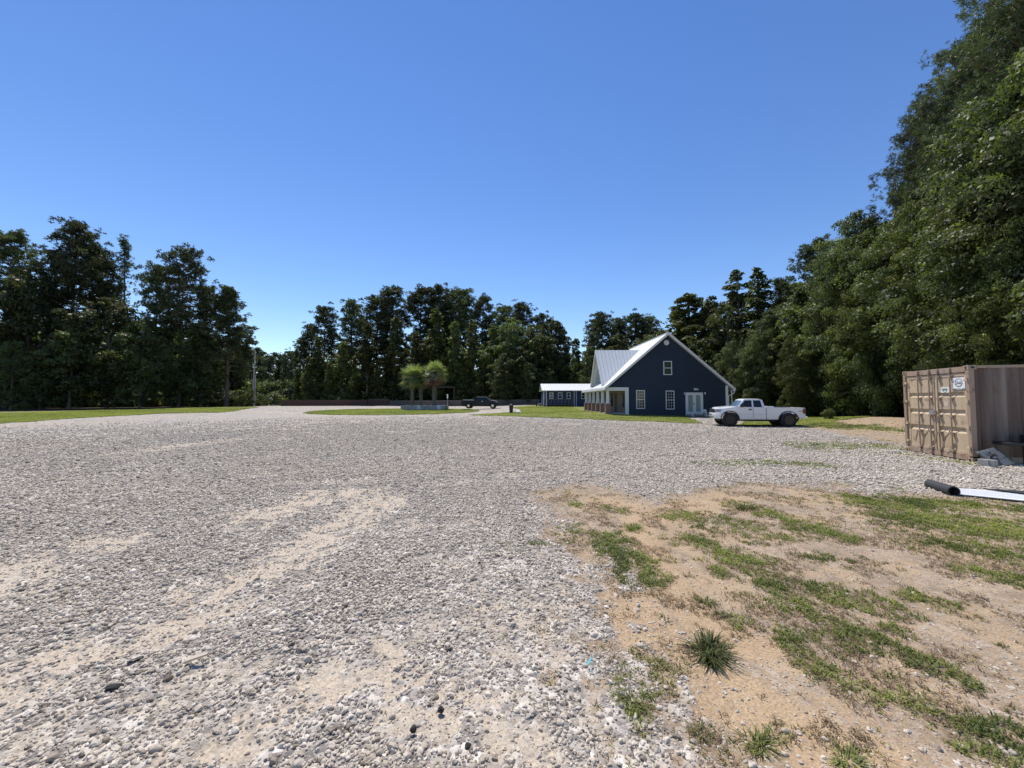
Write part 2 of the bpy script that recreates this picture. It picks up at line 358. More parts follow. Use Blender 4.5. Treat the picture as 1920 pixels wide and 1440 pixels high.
def mat_metal_roof(name, base, axis=1, pitch=.4):
    s = NT(name); z = s.n('ShaderNodeSeparateXYZ'); s.l(s.coord(), z.inputs[0])
    f = s.math('FRACT', s.math('DIVIDE', z.outputs[axis], pitch)); rib = s.ramp(f, [(0, 1.), (.14, 0.), (.86, 0.), (1, 1.)])
    c = s.mix(s.noise(.9, 5, .7), tuple(x * .85 for x in base), base); c = s.mix(s.math('MULTIPLY', rib, .45), c, tuple(x * .5 for x in base))
    s.set(c, .5, 0, .5); s.bump(rib, .8, .03); return s.m
def mat_brick(name):
    s = NT(name); b = s.n('ShaderNodeTexBrick'); b.inputs['Scale'].default_value = 5; b.inputs['Color1'].default_value = (.20, .10, .075, 1); b.inputs['Color2'].default_value = (.27, .15, .11, 1); b.inputs['Mortar'].default_value = (.32, .29, .26, 1)
    mp = s.n('ShaderNodeMapping'); mp.inputs['Rotation'].default_value = (R(90), 0, 0); s.l(s.coord(), mp.inputs[0]); s.l(mp.outputs[0], b.inputs[0]); s.set(b.outputs[0], .85); return s.m
def mat_container(name, col, axis_streak=(3, 3, .25)):
    s = NT(name); n = s.noise(1.6, 6, .65, stretch=axis_streak)
    c = s.mix(s.ramp(n, [(.35, 0.), (.75, .6)]), col, tuple(x * .62 for x in col))
    c = s.mix(s.ramp(s.noise(.9, 4, .6, stretch=(2.5, 1, .15)), [(.45, 0.), (.7, .55)]), c, (.36, .30, .25))
    r = s.ramp(s.noise(4.5, 8, .75), [(.55, 0.), (.66, 1.)]); c = s.mix(s.math('MULTIPLY', r, .75), c, (.16, .075, .04))
    s.set(c, .6, 0, .4); s.bump(s.noise(8, 4), .15, .01); return s.m
M = dict(
    ground=mat_ground(), lawn=mat_lawn(), stone=mat_stone(),
    broad=mat_leaf('broad_leaf', (.026, .036, .014), (.125, .145, .052), .38, .5),
    bright=mat_leaf('bright_leaf', (.038, .052, .016), (.16, .18, .055), .42, .5),
    needle=mat_leaf('pine_needle', (.036, .050, .024), (.115, .14, .062), .25, .55),
    dusty=mat_leaf('dusty_leaf', (.05, .05, .045), (.13, .12, .10), .2),
    palm=mat_leaf('palm_leaf', (.075, .10, .04), (.27, .31, .15), .35, .4),
    palmdry=mat_leaf('dry_palm_leaf', (.20, .10, .04), (.36, .22, .10), .3, .6),
    turf=mat_leaf('turf_blade', (.13, .165, .03), (.33, .34, .085), .35, .6),
    blade=mat_leaf('grass_blade', (.085, .11, .028), (.30, .31, .095), .35, .5),
    straw=mat_leaf('dry_weed', (.10, .065, .045), (.24, .17, .10), .2, .7),
    bark=mat_bark('pine_bark', (.07, .052, .04), (.19, .15, .12)), bark2=mat_bark('grey_bark', (.09, .08, .07), (.22, .20, .175)),
    palmbark=mat_bark('palm_bark', (.09, .08, .065), (.24, .21, .17)), polewood=mat_bark('pole_wood', (.24, .21, .17), (.40, .36, .30)),
    fence=simple('red_brown_wood', (.085, .045, .036), .85, 0, .45, 2.2), oldwood=simple('weathered_wood', (.12, .10, .085), .9, 0, .3, 2),
    navy=mat_siding('navy_siding', (.018, .029, .050), (.025, .038, .063)), navy2=mat_siding('blue_siding', (.025, .046, .105), (.032, .055, .125)),
    gable=mat_siding('sunlit_blue_siding', (.32, .36, .42), (.42, .46, .52), .16), taupe=mat_siding('taupe_boards', (.24, .19, .155), (.30, .24, .20), .2, 1),  # gable: the blue siding lightened, sunlight put into its base colour
    white=simple('white_trim', (.74, .74, .73), .5, 0, .05), roof=mat_metal_roof('ribbed_roof', (.72, .735, .74)), roofx=mat_metal_roof('ribbed_roof_cross', (.72, .735, .74), 0), brick=mat_brick('brick'),
    glass=simple('window_glass', (.02, .025, .028), .06, 0, .1), glass2=simple('curtained_glass', (.30, .34, .30), .15, 0, .15), green_glass=simple('green_glass', (.05, .075, .05), .1, 0, .2),
    dark=simple('dark_metal', (.03, .03, .03), .5), soffit=simple('soffit', (.55, .55, .56), .6), conc=simple('concrete', (.34, .335, .32), .9, 0, .15, 4, .3, .3),
    tan=mat_container('tan_container_paint', (.60, .455, .29)), side=mat_container('container_shaded_tan', (.12, .075, .055)), tand=mat_container('dull_container_paint', (.40, .285, .20)),  # side: the container's tan darkened, shade put into its base colour
    sign=simple('white_sign', (.80, .80, .78), .4, 0, .03), ink=simple('blue_grey_ink', (.10, .12, .18), .5), green=simple('green_ink', (.08, .2, .09), .5), steel=simple('galvanised_steel', (.5, .5, .5), .4, .7),
    truckw=mat_paint('white_car_paint', (.74, .74, .73)), truckd=mat_paint('dark_car_paint', (.004, .005, .012), .6, .0, .0), rubber=simple('tyre_rubber', (.018, .018, .018), .85), rimd=simple('black_rim', (.035, .035, .035), .3, .6),
    chrome=simple('chrome', (.62, .62, .62), .15, .9), carglass=simple('car_glass', (.015, .018, .02), .04, 0, .1), wsglass=simple('windscreen_glass', (.10, .16, .22), .05, 0, .1), headl=simple('lamp_lens', (.35, .36, .38), .1, .4), redl=simple('tail_lens', (.10, .008, .008), .2),
    black=simple('black_plastic', (.015, .015, .016), .55), fabric=simple('black_membrane', (.035, .036, .038), .8, 0, .2), sheet=simple('white_sheet', (.78, .79, .80), .5, 0, .05), sheetline=simple('sheet_line', (.30, .31, .33), .6),
    block=simple('cinder_block', (.33, .32, .30), .95, 0, .2, 12, .2, .5), panel=simple('grey_panel', (.15, .16, .165), .55, 0, .35, 5), teal=simple('teal_plastic', (.08, .42, .46), .5), wchip=simple('wood_chip', (.50, .42, .32), .8),
    char=simple('charred_wood', (.03, .026, .024), .9, 0, .4, 20), white2=simple('white_enamel', (.78, .78, .78), .3, 0, .04),
)
# ================================================================== GROUND SHEET
ang = np.unique(np.concatenate([np.linspace(-math.pi, -1.12, 60), np.linspace(-1.12, 1.12, 900), np.linspace(1.12, math.pi, 60)]))
rad = np.concatenate([[.02, .3, .6, .9], np.geomspace(1.15, 130, 620), [160, 220, 320, 500, 800, 1300]])
A, Rr = np.meshgrid(ang, rad); gx = Rr * np.sin(A); gy = Rr * np.cos(A)
dirt, sand, org, gr = masks(gx, gy); lm = lawn_mask(gx, gy)
def relief(x, y, sand_, dirt_):
    k = 1 - sstep(30, 60, np.hypot(x, y))
    return k * ((fbm(x * .8, y * .8, 3) - .5) * .05 + (1 - np.maximum(sand_, dirt_)) * (.015 + (fbm(x * 3, y * 3, 3) - .5) * .035))
gz = H(gx, gy) + relief(gx, gy, sand, dirt)
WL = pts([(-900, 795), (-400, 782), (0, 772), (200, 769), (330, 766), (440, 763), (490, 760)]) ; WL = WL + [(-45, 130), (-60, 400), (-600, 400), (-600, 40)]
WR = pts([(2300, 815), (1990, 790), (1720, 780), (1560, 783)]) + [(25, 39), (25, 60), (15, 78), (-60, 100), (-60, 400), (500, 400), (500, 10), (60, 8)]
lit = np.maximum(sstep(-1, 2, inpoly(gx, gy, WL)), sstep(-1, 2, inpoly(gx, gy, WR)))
nr, na = gx.shape; idx = np.arange(nr * na).reshape(nr, na)
fq = np.stack([idx[:-1, :-1], idx[:-1, 1:], idx[1:, 1:], idx[1:, :-1]], -1).reshape(-1, 4)
Vg = np.stack([gx, gy, gz], -1).reshape(-1, 3)
me = arr_mesh('ground', Vg, fq, M['ground'], True)
def vattr(me, name, arr):
    a = me.attributes.new(name, 'FLOAT', 'POINT'); a.data.foreach_set('value', np.asarray(arr, np.float32).ravel())
for n_, a_ in (('dirt', dirt), ('sand', sand), ('orange', org), ('grass', gr), ('litter', lit), ('gravelly', 1 - np.maximum(np.maximum(sand * .8, dirt), lit))): vattr(me, n_, a_)
tag(link('ground', me), kind='structure')
# lawns: the sheet's own faces where turf grows, laid a little above it
lf = lm.reshape(-1)[fq].mean(1) > 0
def lawn(name, sel):
    f = fq[sel]; u, inv = np.unique(f, return_inverse=True); v = Vg[u].copy(); v[:, 2] += .02 + .03 * vnoise(v[:, 0] * 3, v[:, 1] * 3)
    tag(link(name, arr_mesh(name, v, inv.reshape(-1, 4), M['lawn'], True)), kind='structure')
cx_ = Vg[fq[:, 0], 0]; cy_ = Vg[fq[:, 0], 1]
isl = (np.hypot((cx_ - ISL_C[0]) / ISL_R[0], (cy_ - ISL_C[1]) / ISL_R[1]) < 1.35)
lawn('island_lawn', lf & isl); lawn('roadside_lawn', lf & ~isl & (cx_ < -14)); lawn('house_lawn', lf & ~isl & (cx_ >= -14))
# ================================================================== STONES (uncountable gravel)
def stones():
    rs = np.random.RandomState(11); N = 2900000
    r = 1.25 + 45 * rs.rand(N) ** .8; a = (rs.rand(N) * 2 - 1) * 1.06
    x = r * np.sin(a); y = r * np.cos(a)
    pdf = .8 ** -1 * ((r - 1.25) / 45 + 1e-4) ** (1 / .8 - 1) / 45 / r / 2.12 * N   # points per m2 as drawn
    want = (4700 * np.exp(-((r - 1.2) / 6.5) ** 1.0) + 60 + 300 * (1 - sstep(6, 20, r))) * (1 - sstep(18, 46, r))
    dirt, sand, org, gr = masks(x, y); lm_ = lawn_mask(x, y)
    cover = (1 - .72 * sand) * (1 - .5 * dirt) * (1 - .62 * org) * (1 - .3 * gr)
    cover = np.where(lm_ > -.05, 0, cover); cl = fbm(x * 4, y * 4, 3); cover = cover * np.clip(.35 + 1.5 * cl, .4, 1.2)
    keep = rs.rand(N) < np.clip(want * cover / pdf, 0, 1)
    x, y, r = x[keep], y[keep], r[keep]; dirt, sand, org = dirt[keep], sand[keep], org[keep]; n = len(x)
    loose = np.maximum(sand, dirt)
    sz = .0065 + .0115 * rs.rand(n) ** 1.7 + .012 * (rs.rand(n) > .93); sz *= (1 + .55 * sstep(4, 14, r) + .5 * sstep(16, 40, r)) * (1 - .35 * loose)
    sz *= np.where(rs.rand(n) > .9985, 1.9, 1); fine = (rs.rand(n) < .35 + .45 * loose) & (r < 9); sz = np.where(fine, sz * .5, sz)
    z = H(x, y) + relief(x, y, sand, dirt) + sz * (.30 - .22 * loose)
    me = bpy.data.meshes.new('gravel'); me.vertices.add(n); me.vertices.foreach_set('co', np.stack([x, y, z], -1).astype(np.float32).ravel())
    def va(nm, arr, ty='FLOAT', k='value'):
        t = me.attributes.new(nm, ty, 'POINT'); t.data.foreach_set(k, np.asarray(arr, np.float32).ravel())
    va('rot', np.stack([rs.rand(n) * .8 - .4, rs.rand(n) * .8 - .4, rs.rand(n) * 6.283], -1), 'FLOAT_VECTOR', 'vector')
    va('scl', np.stack([sz * (1.0 + .9 * rs.rand(n)), sz * (1.0 + .5 * rs.rand(n)), sz * (.75 + .5 * rs.rand(n))], -1) * 1.15, 'FLOAT_VECTOR', 'vector')
    va('tint', rs.rand(n)); va('hue', np.clip(rs.rand(n) ** 3 * .9 + loose * .55, 0, 1))
    o = tag(link('gravel', me), kind='stuff')
    ng = bpy.data.node_groups.new('gravel_stones', 'GeometryNodeTree')
    ng.interface.new_socket('Geometry', in_out='INPUT', socket_type='NodeSocketGeometry'); ng.interface.new_socket('Geometry', in_out='OUTPUT', socket_type='NodeSocketGeometry')
    N_ = ng.nodes; L = ng.links; gi = N_.new('NodeGroupInput'); go = N_.new('NodeGroupOutput'); jn = N_.new('GeometryNodeJoinGeometry')
    for k in range(6):
        ic = N_.new('GeometryNodeMeshIcoSphere'); ic.inputs['Radius'].default_value = .5; ic.inputs['Subdivisions'].default_value = 2
        ps = N_.new('GeometryNodeInputPosition'); ad = N_.new('ShaderNodeVectorMath'); ad.operation = 'ADD'; ad.inputs[1].default_value = (k * 3.7, k * 1.9, k * 5.3); L.new(ps.outputs[0], ad.inputs[0])
        nz = N_.new('ShaderNodeTexNoise'); nz.inputs['Scale'].default_value = 2.1; nz.inputs['Detail'].default_value = 1; L.new(ad.outputs[0], nz.inputs['Vector'])
        sb = N_.new('ShaderNodeVectorMath'); sb.operation = 'SUBTRACT'; sb.inputs[1].default_value = (.5, .5, .5); L.new(nz.outputs['Color'], sb.inputs[0])
        ml = N_.new('ShaderNodeVectorMath'); ml.operation = 'SCALE'; ml.inputs['Scale'].default_value = .8; L.new(sb.outputs[0], ml.inputs[0])
        sp = N_.new('GeometryNodeSetPosition'); L.new(ic.outputs[0], sp.inputs['Geometry']); L.new(ml.outputs[0], sp.inputs['Offset'])
        sm = N_.new('GeometryNodeSetMaterial'); sm.inputs['Material'].default_value = M['stone']; L.new(sp.outputs[0], sm.inputs['Geometry'])
        ss = N_.new('GeometryNodeSetShadeSmooth'); ss.inputs['Shade Smooth'].default_value = (k % 3 == 2); L.new(sm.outputs[0], ss.inputs[0]); gt = N_.new('GeometryNodeGeometryToInstance'); L.new(ss.outputs[0], gt.inputs[0]); L.new(gt.outputs[0], jn.inputs[0])
    iop = N_.new('GeometryNodeInstanceOnPoints'); iop.inputs['Pick Instance'].default_value = True
    L.new(gi.outputs[0], iop.inputs['Points']); L.new(jn.outputs[0], iop.inputs['Instance'])
    def na_(nm):
        q = N_.new('GeometryNodeInputNamedAttribute'); q.data_type = 'FLOAT_VECTOR'; q.inputs[0].default_value = nm
        return [s_ for s_ in q.outputs if s_.enabled and s_.name == 'Attribute'][0]
    e2r = N_.new('FunctionNodeEulerToRotation'); L.new(na_('rot'), e2r.inputs[0]); L.new(e2r.outputs[0], iop.inputs['Rotation']); L.new(na_('scl'), iop.inputs['Scale'])
    L.new(iop.outputs[0], go.inputs[0])
    md = o.modifiers.new('stones', 'NODES'); md.node_group = ng
    print('stones', n)
stones()
# ================================================================== GRASS BLADES
def blades(cx, cy, cz, length, width, lean, az, rs, lv, droop=.5):
    """n blades -> V,F(4),lv ; two stacked quads each, bending over"""
    n = len(cx); d = np.stack([np.cos(az), np.sin(az), np.zeros(n)], -1); s = np.stack([-np.sin(az), np.cos(az), np.zeros(n)], -1)
    up = np.array([0, 0, 1.0]); b = np.stack([cx, cy, cz], -1)
    l = length[:, None]; le = lean[:, None]; wv = s * width[:, None] * .5
    m = b + d * l * le * .35 + up * l * .55 * np.sqrt(np.clip(1 - le ** 2, .05, 1)); t = b + d * l * le * (.75 + droop * .3) + up * l * np.sqrt(np.clip(1 - le ** 2, .05, 1)) * (.95 - droop * .35)
    V = np.stack([b - wv, b + wv, m + wv * .85, m - wv * .85, t + wv * .12, t - wv * .12], 1).reshape(-1, 3)
    i = np.arange(n)[:, None] * 6; Fc = np.concatenate([i + [0, 1, 2, 3], i + [3, 2, 4, 5]], 1).reshape(-1, 4)
    return V, Fc, np.repeat(lv, 2)
def face_attr(me, lv):
    a = me.attributes.new('lv', 'FLOAT', 'FACE'); a.data.foreach_set('value', np.asarray(lv, np.float32))
def ground_grass():
    rs = np.random.RandomState(5)
    N = 260000; r = 1.4 + 13 * rs.rand(N) ** .8; a = rs.rand(N) * 1.15 - .05; x = r * np.sin(a); y = r * np.cos(a)
    N2 = 300000; x2 = 9 + 26 * rs.rand(N2); y2 = 9 + 20 * rs.rand(N2); x = np.concatenate([x, x2]); y = np.concatenate([y, y2]); r = np.hypot(x, y)
    d, s, o_, g = masks(x, y); k = rs.rand(len(x)) < g ** 1.9 * .62; ins = (x > 12.1) & (y < 13) & (y > 4) & (x * .26 + y * .965 > 12.9) & (x * .26 + y * .965 < 15.5)
    k &= ~ins; x, y, r, g = x[k], y[k], r[k], g[k]
    m = 5; x = np.repeat(x, m) + rs.normal(0, .012, len(x) * m); y = np.repeat(y, m) + rs.normal(0, .012, len(y) * m); r = np.repeat(r, m); g = np.repeat(g, m); n = len(x)
    L = (.02 + .05 * rs.rand(n) ** 1.5) * (.5 + .6 * g) * (1 + .5 * sstep(6, 14, r)); z = H(x, y) + relief(x, y, 0 * x, 0 * x + 1)
    tone = np.clip(.5 + (fbm(x * 2, y * 2, 3) - .5) * 1.8 + rs.normal(0, .2, n), 0, 1)
    V, Fc, lv = blades(x, y, z, L, .0035 + .0035 * rs.rand(n) + .0006 * r, .35 + .6 * rs.rand(n), rs.rand(n) * 6.283, rs, tone, .8)
    me = arr_mesh('grass', V, Fc, M['blade']); face_attr(me, lv); tag(link('grass', me), kind='stuff'); print('blades', n)
    # brown dead weeds
    N = 110000; r = 1.4 + 11 * rs.rand(N) ** .8; a = rs.rand(N) * 1.1 - .1; x = r * np.sin(a); y = r * np.cos(a)
    w1 = fbm(x * 3.1 + 40, y * 3.1 + 11, 3); d, s, o_, g = masks(x, y)
    k = (rs.rand(N) < (.25 + .75 * d) * np.maximum(sstep(.52, .66, w1) * .8, .7 * sstep(.08, .4, g) * (1 - .5 * g))) & (inpoly(x, y, DIRT) > -.6); x, y, r = x[k], y[k], r[k]; m = 3
    x = np.repeat(x, m) + rs.normal(0, .01, len(x) * m); y = np.repeat(y, m) + rs.normal(0, .01, len(y) * m); n = len(x); z = H(x, y) + relief(x, y, 0 * x, 0 * x + 1)
    V, Fc, lv = blades(x, y, z, .02 + .035 * rs.rand(n), .003 + .003 * rs.rand(n), .6 + .38 * rs.rand(n), rs.rand(n) * 6.283, rs, rs.rand(n), 1.)
    me = arr_mesh('dead_weeds', V, Fc, M['straw']); face_attr(me, lv); tag(link('dead_weeds', me), kind='stuff')
    # turf blades on the lawns (short, dense enough to roughen the edge)
    N = 420000; x = -60 + 90 * rs.rand(N); y = 26 + 36 * rs.rand(N); l = lawn_mask(x, y); k = (l > 0) & (l < 30) & (rs.rand(N) < np.clip(1.4 - l * .06, .5, 1)) & ~((x > 9.2) & (x < 23) & (y > 38.8)); x, y = x[k], y[k]; n = len(x)
    z = H(x, y) + .02; tone = np.clip(.45 + (fbm(x * .5, y * .5, 3) - .5) * 1.5 + rs.normal(0, .2, n), 0, 1)
    V, Fc, lv = blades(x, y, z, .05 + .07 * rs.rand(n), .025 + .03 * rs.rand(n), .3 + .5 * rs.rand(n), rs.rand(n) * 6.283, rs, tone, .5)
    me = arr_mesh('turf', V, Fc, M['turf']); face_attr(me, lv); tag(link('turf', me), kind='stuff'); print('turf', n)
ground_grass()
def tuft(px, py, rad_, n, label, seed, mat='blade', wid=.006, tone=.35):
    rs = np.random.RandomState(seed); g = G(px, py); z0 = g.z + float(relief(np.array(g.x), np.array(g.y), 0, 1.))
    az = rs.rand(n) * 6.283; d = rs.rand(n) * rad_ * .25
    az = az + .5 * np.sin(2 * az + seed); V, Fc, lv = blades(np.cos(az) * d * 2 + rs.normal(0, rad_ * .12, n), np.sin(az) * d * 2 + rs.normal(0, rad_ * .12, n), np.full(n, -.005), rad_ * (.3 + .75 * rs.rand(n)), wid * (.7 + .8 * rs.rand(n)), .62 + .36 * rs.rand(n) ** .7, az + rs.normal(0, .4, n), rs, np.clip(rs.normal(tone, .22, n), 0, 1), .9)
    me = arr_mesh('grass_tuft', V, Fc, M[mat]); face_attr(me, lv); o = link('grass_tuft', me); o.location = (g.x, g.y, z0)
    tag(o, label, 'grass tuft', 'grass tufts in the bare soil')
tuft(1330, 1222, .185, 300, 'large spiky blue-green grass tuft alone on orange sand', 1, tone=.15, wid=.008)
tuft(1188, 992, .17, 160, 'low dark tuft at the near left of the bare soil, beside the grass strip', 2, tone=.3)
tuft(1396, 955, .2, 170, 'bushy dark green tuft at the far edge of the bare soil', 3, tone=.3)
tuft(1325, 1130, .09, 90, 'small flat tuft on orange sand above the large spiky tuft', 4, tone=.4)
tuft(1352, 1152, .07, 80, 'small grey-green tuft just up-right of the large spiky tuft', 5, tone=.25)
tuft(1245, 1160, .055, 60, 'tiny upright tuft on sand left of the large spiky tuft', 6, tone=.3)
tuft(1315, 1382, .07, 110, 'bright green star-shaped tuft among white stones near the bottom edge', 7, tone=.5)
tuft(1425, 1400, .10, 150, 'wide dark tuft at the bottom edge with stones round it', 8, tone=.4)
tuft(1590, 1432, .09, 110, 'tuft cut by the bottom edge with long curved blades', 9, tone=.4)
tuft(1236, 1245, .07, 110, 'yellow-green tuft with brown stems left below the large spiky tuft', 10, tone=.6)
tuft(1185, 1318, .10, 140, 'ragged olive tuft in gravel near the bottom, left of the sand', 11, tone=.55)
tuft(1680, 918, .15, 90, 'thin tuft between gravel and soil left of the rolled membrane', 12, tone=.5)
# ================================================================== FOLIAGE GENERATORS
def rhombi(C, Nrm, L, Wd, rs):
    """leaf-like rhombus faces at C with normal-ish Nrm"""
    n = len(C); q = rs.normal(size=(n, 3)); u = np.cross(Nrm, q); u /= np.linalg.norm(u, axis=1, keepdims=True) + 1e-9
    v = np.cross(Nrm, u); v /= np.linalg.norm(v, axis=1, keepdims=True) + 1e-9
    V = np.stack([C + u * L[:, None], C + v * Wd[:, None], C - u * L[:, None], C - v * Wd[:, None]], 1).reshape(-1, 3)
    return V, np.arange(n * 4).reshape(-1, 4)
def unit(a): return a / (np.linalg.norm(a, axis=1, keepdims=True) + 1e-9)
def broad_tree(name, h, env, base, nb, leaves, leaf, seed, blob=(.7, 1.5), trunk_r=.22, mat='broad'):
    """env(t)->radius over the crown t 0..1"""
    rs = np.random.RandomState(seed); lx, ly = rs.normal(0, .02, 2) * h
    t = rs.rand(nb) ** .85; az = rs.rand(nb) * 6.283; e = np.array([env(k) for k in t])
    lob = 1 + .4 * np.sin(az * 3 + seed) * np.sin(t * 9 + seed) + .15 * np.sin(az * 5 + t * 17)
    rr = e * lob * (.35 + .70 * rs.rand(nb) ** .6) * np.where(rs.rand(nb) < .1, 1.25, 1); zz = (base + (1 - base) * t) * h
    bc = np.stack([rr * np.cos(az) + lx * t, rr * np.sin(az) + ly * t, zz], -1)
    br = (blob[0] + (blob[1] - blob[0]) * rs.rand(nb)) * np.clip(e / max(e.max(), .1) + .25, .35, 1)
    wts = br ** 2; wts /= wts.sum(); cnt = rs.multinomial(leaves, wts); bi = np.repeat(np.arange(nb), cnt); n = len(bi)
    d = unit(rs.normal(size=(n, 3))); d[:, 2] = np.where(rs.rand(n) < .7, np.abs(d[:, 2]), d[:, 2]); d = unit(d)
    rad_ = br[bi] * (.5 + .55 * rs.rand(n) ** .8); C = bc[bi] + d * rad_[:, None] * np.array([1, 1, .8])
    C[:, 2] -= .15 * rad_ ; Nn = unit(d * .8 + rs.normal(size=(n, 3)) * .55 + [0, 0, .35])
    L = leaf * (.45 + 1.15 * rs.rand(n) ** 1.6); V, Fc = rhombi(C, Nn, L, L * (.4 + .25 * rs.rand(n)), rs)
    V[:, 2] = np.maximum(V[:, 2], .03)
    me = arr_mesh(name + '_crown', V, Fc, M[mat]); bt = rs.rand(nb); face_attr(me, np.clip(bt[bi] * .6 + rs.rand(n) * .4, 0, 1))
    mb = MB(); k = 7; zs = np.linspace(-.3, h * .9, k)
    mb.path([(lx * (z / h), ly * (z / h), z) for z in zs], [trunk_r * (1.15 - z / h) for z in zs], 8)
    for j in range(14):
        b = rs.randint(nb); p = bc[b]; z0 = max(.15 * h, p[2] - rs.rand() * 2.5 - .12 * h)
        mb.path([(lx * z0 / h, ly * z0 / h, z0), (p[0] * .5, p[1] * .5, (z0 + p[2]) / 2 + .2), tuple(p)], [trunk_r * .4, trunk_r * .25, trunk_r * .08], 5)
    return me, mb
def pine_tree(name, h, cs, Rm, nbr, tufts, seed, shape='round', trunk_r=.24, need=.32, wid=.045, per=12):
    rs = np.random.RandomState(seed); bend = rs.normal(0, .012, 2) * h
    tr = lambda z: np.array([bend[0] * (z / h) ** 2, bend[1] * (z / h) ** 2, z])
    mb = MB(); zs = np.linspace(-.3, h * .985, 9); mb.path([tuple(tr(max(z, 0)) + [0, 0, min(z, 0)]) for z in zs], [trunk_r * (1.08 - .95 * max(z, 0) / h) for z in zs], 8)
    cen = []; wt = []
    for j in range(nbr):
        t = ((j + rs.rand()) / nbr) ** .85; z = (cs + (1 - cs) * t) * h
        if shape == 'round': e = math.sqrt(max(0, 1 - (abs(t - .5) / .56) ** 2.2)) * (.7 + .3 * (1 - t))
        elif shape == 'cone': e = (1 - t) ** .75 * .95 + .06
        else: e = .55 + .45 * math.sin(t * 7 + seed); e *= (1 - t ** 3) * .9 + .1
        L = Rm * e * (.6 + .42 * rs.rand()); a = rs.rand() * 6.283; up = (.05 + .5 * t + .25 * rs.rand()) * L
        p0 = tr(z - up * .4); q = p0 + np.array([math.cos(a) * L, math.sin(a) * L, up]); mid = (p0 + q) / 2 - [0, 0, .08 * L]
        mb.path([tuple(p0), tuple(mid), tuple(q)], [.03 + .022 * L, .02 + .012 * L, .012], 4)
        for c in range(max(3, int(L * 1.8))):
            f = .45 + .6 * rs.rand(); c0 = p0 + (q - p0) * f + rs.normal(0, .16 * L + .14, 3) * [1, 1, .95] + [0, 0, .12 * L * f] - [0, 0, .08 * L * (1 - f)]
            cen.append(c0); wt.append(1)
    for _ in range(5): cen.append(tr(h) + rs.normal(0, .3, 3))
    spread = .56; cen = np.array(cen); ci = rs.randint(len(cen), size=tufts)
    off = unit(rs.normal(size=(tufts, 3))) * (spread * rs.rand(tufts) ** .5)[:, None] * [1, 1, .85]; tc = cen[ci] + off
    C = np.repeat(tc, per, 0); n = len(C); d = unit(rs.normal(size=(n, 3)) + [0, 0, .45]); Lh = need * (.6 + .6 * rs.rand(n)) * .5
    side = unit(np.cross(d, rs.normal(size=(n, 3)))); c0 = C + d * Lh[:, None]
    V = np.stack([c0 + d * Lh[:, None], c0 + side * wid, c0 - d * Lh[:, None], c0 - side * wid], 1).reshape(-1, 3)
    me = arr_mesh(name + '_crown', V, np.arange(n * 4).reshape(-1, 4), M['needle']); ct = rs.rand(len(cen)); face_attr(me, np.clip(np.repeat(ct[ci], per) * .6 + rs.rand(n) * .4, 0, 1))
    return me, mb
def proto(kind, crown, mb, bark, h):
    me_o = mb.build('trunk', bark, None, 0, True); tm = me_o.data; bpy.data.objects.remove(me_o)
    return dict(kind=kind, crown=crown, trunk=tm, h=h)
def egg(a): return lambda t: a * (math.sin(math.pi * min(1, t * .85 + .13)) ** .7)
def conic(a): return lambda t: a * (1 - t) ** .62 * (.75 + .25 * math.sin(t * 14)) + .25
def colm(a): return lambda t: a * (1 - t ** 3) * (.75 + .25 * math.sin(5 + t * 9))
PR = {}
for i in range(3): PR['pine%d' % i] = proto('pine', *pine_tree('pine', 24, [.50, .42, .46][i], [3.5, 4.1, 3.1][i], [84, 96, 72][i], [3400, 4200, 3000][i], 20 + i, 'round', need=.3, wid=.038), M['bark'], 24)
PR['pinefull'] = proto('pine', *pine_tree('pine', 22, .30, 4.0, 96, 4600, 31, 'cone'), M['bark'], 22)
PR['pinesparse'] = proto('pine', *pine_tree('pine', 24, .45, 3.0, 44, 620, 36, 'irregular', wid=.04), M['bark'], 24)
for i in range(2): PR['nearpine%d' % i] = proto('pine', *pine_tree('pine', 28, [.35, .28][i], [4.6, 5.2][i], [120, 140][i], [6500, 7500][i], 40 + i, 'round', .3, .27, .018, 16), M['bark'], 28)
for i in range(3): PR['gum%d' % i] = proto('gum', *broad_tree('gum', 17, conic([3.0, 2.5, 3.4][i]), .06, 210, 19000, .17, 50 + i, (.45, 1.0), .22, 'bright'), M['bark2'], 17)
for i in range(3): PR['oak%d' % i] = proto('oak', *broad_tree('oak', 15, egg([4.2, 5.0, 3.8][i]), .05, 190, 23000, .18, 60 + i, (.5, 1.3)), M['bark2'], 15)
for i in range(3): PR['nearoak%d' % i] = proto('oak', *broad_tree('oak', 17, egg([4.4, 5.0, 4.0][i]), .03, 300, 75000, .10, 70 + i, (.45, 1.25), .22, 'bright' if i == 0 else 'broad'), M['bark2'], 17)
PR['poplar'] = proto('oak', *broad_tree('poplar', 20, colm(2.9), .1, 130, 17000, .2, 81, (.7, 1.3)), M['bark2'], 20)
PR['bush'] = proto('bush', *broad_tree('bush', 3.2, egg(1.5), .02, 40, 5000, .11, 91, (.35, .7), .05, 'bright'), M['bark2'], 3.2)
PR['dusty'] = proto('bush', *broad_tree('dusty', 5.5, egg(3.2), .05, 60, 8000, .13, 93, (.5, 1.0), .1, 'dusty'), M['bark2'], 5.5)
KN = dict(pine=('pine_tree', 'tree'), gum=('broadleaf_tree', 'tree'), oak=('broadleaf_tree', 'tree'), bush=('shrub', 'shrub'))
def plant(pk, x, y, h, wf, label, group, rz=None, name=None):
    p = PR[pk]; nm, cat = KN[p['kind']]
    s = h / p['h']; e = empty(name or nm, (x, y, float(H(x, y))), rnd.random() * 6.28 if rz is None else rz, label, cat, group); e.scale = (s * wf, s * wf, s)
    t = link('trunk', p['trunk'], e); c = link('crown', p['crown'], e); return e
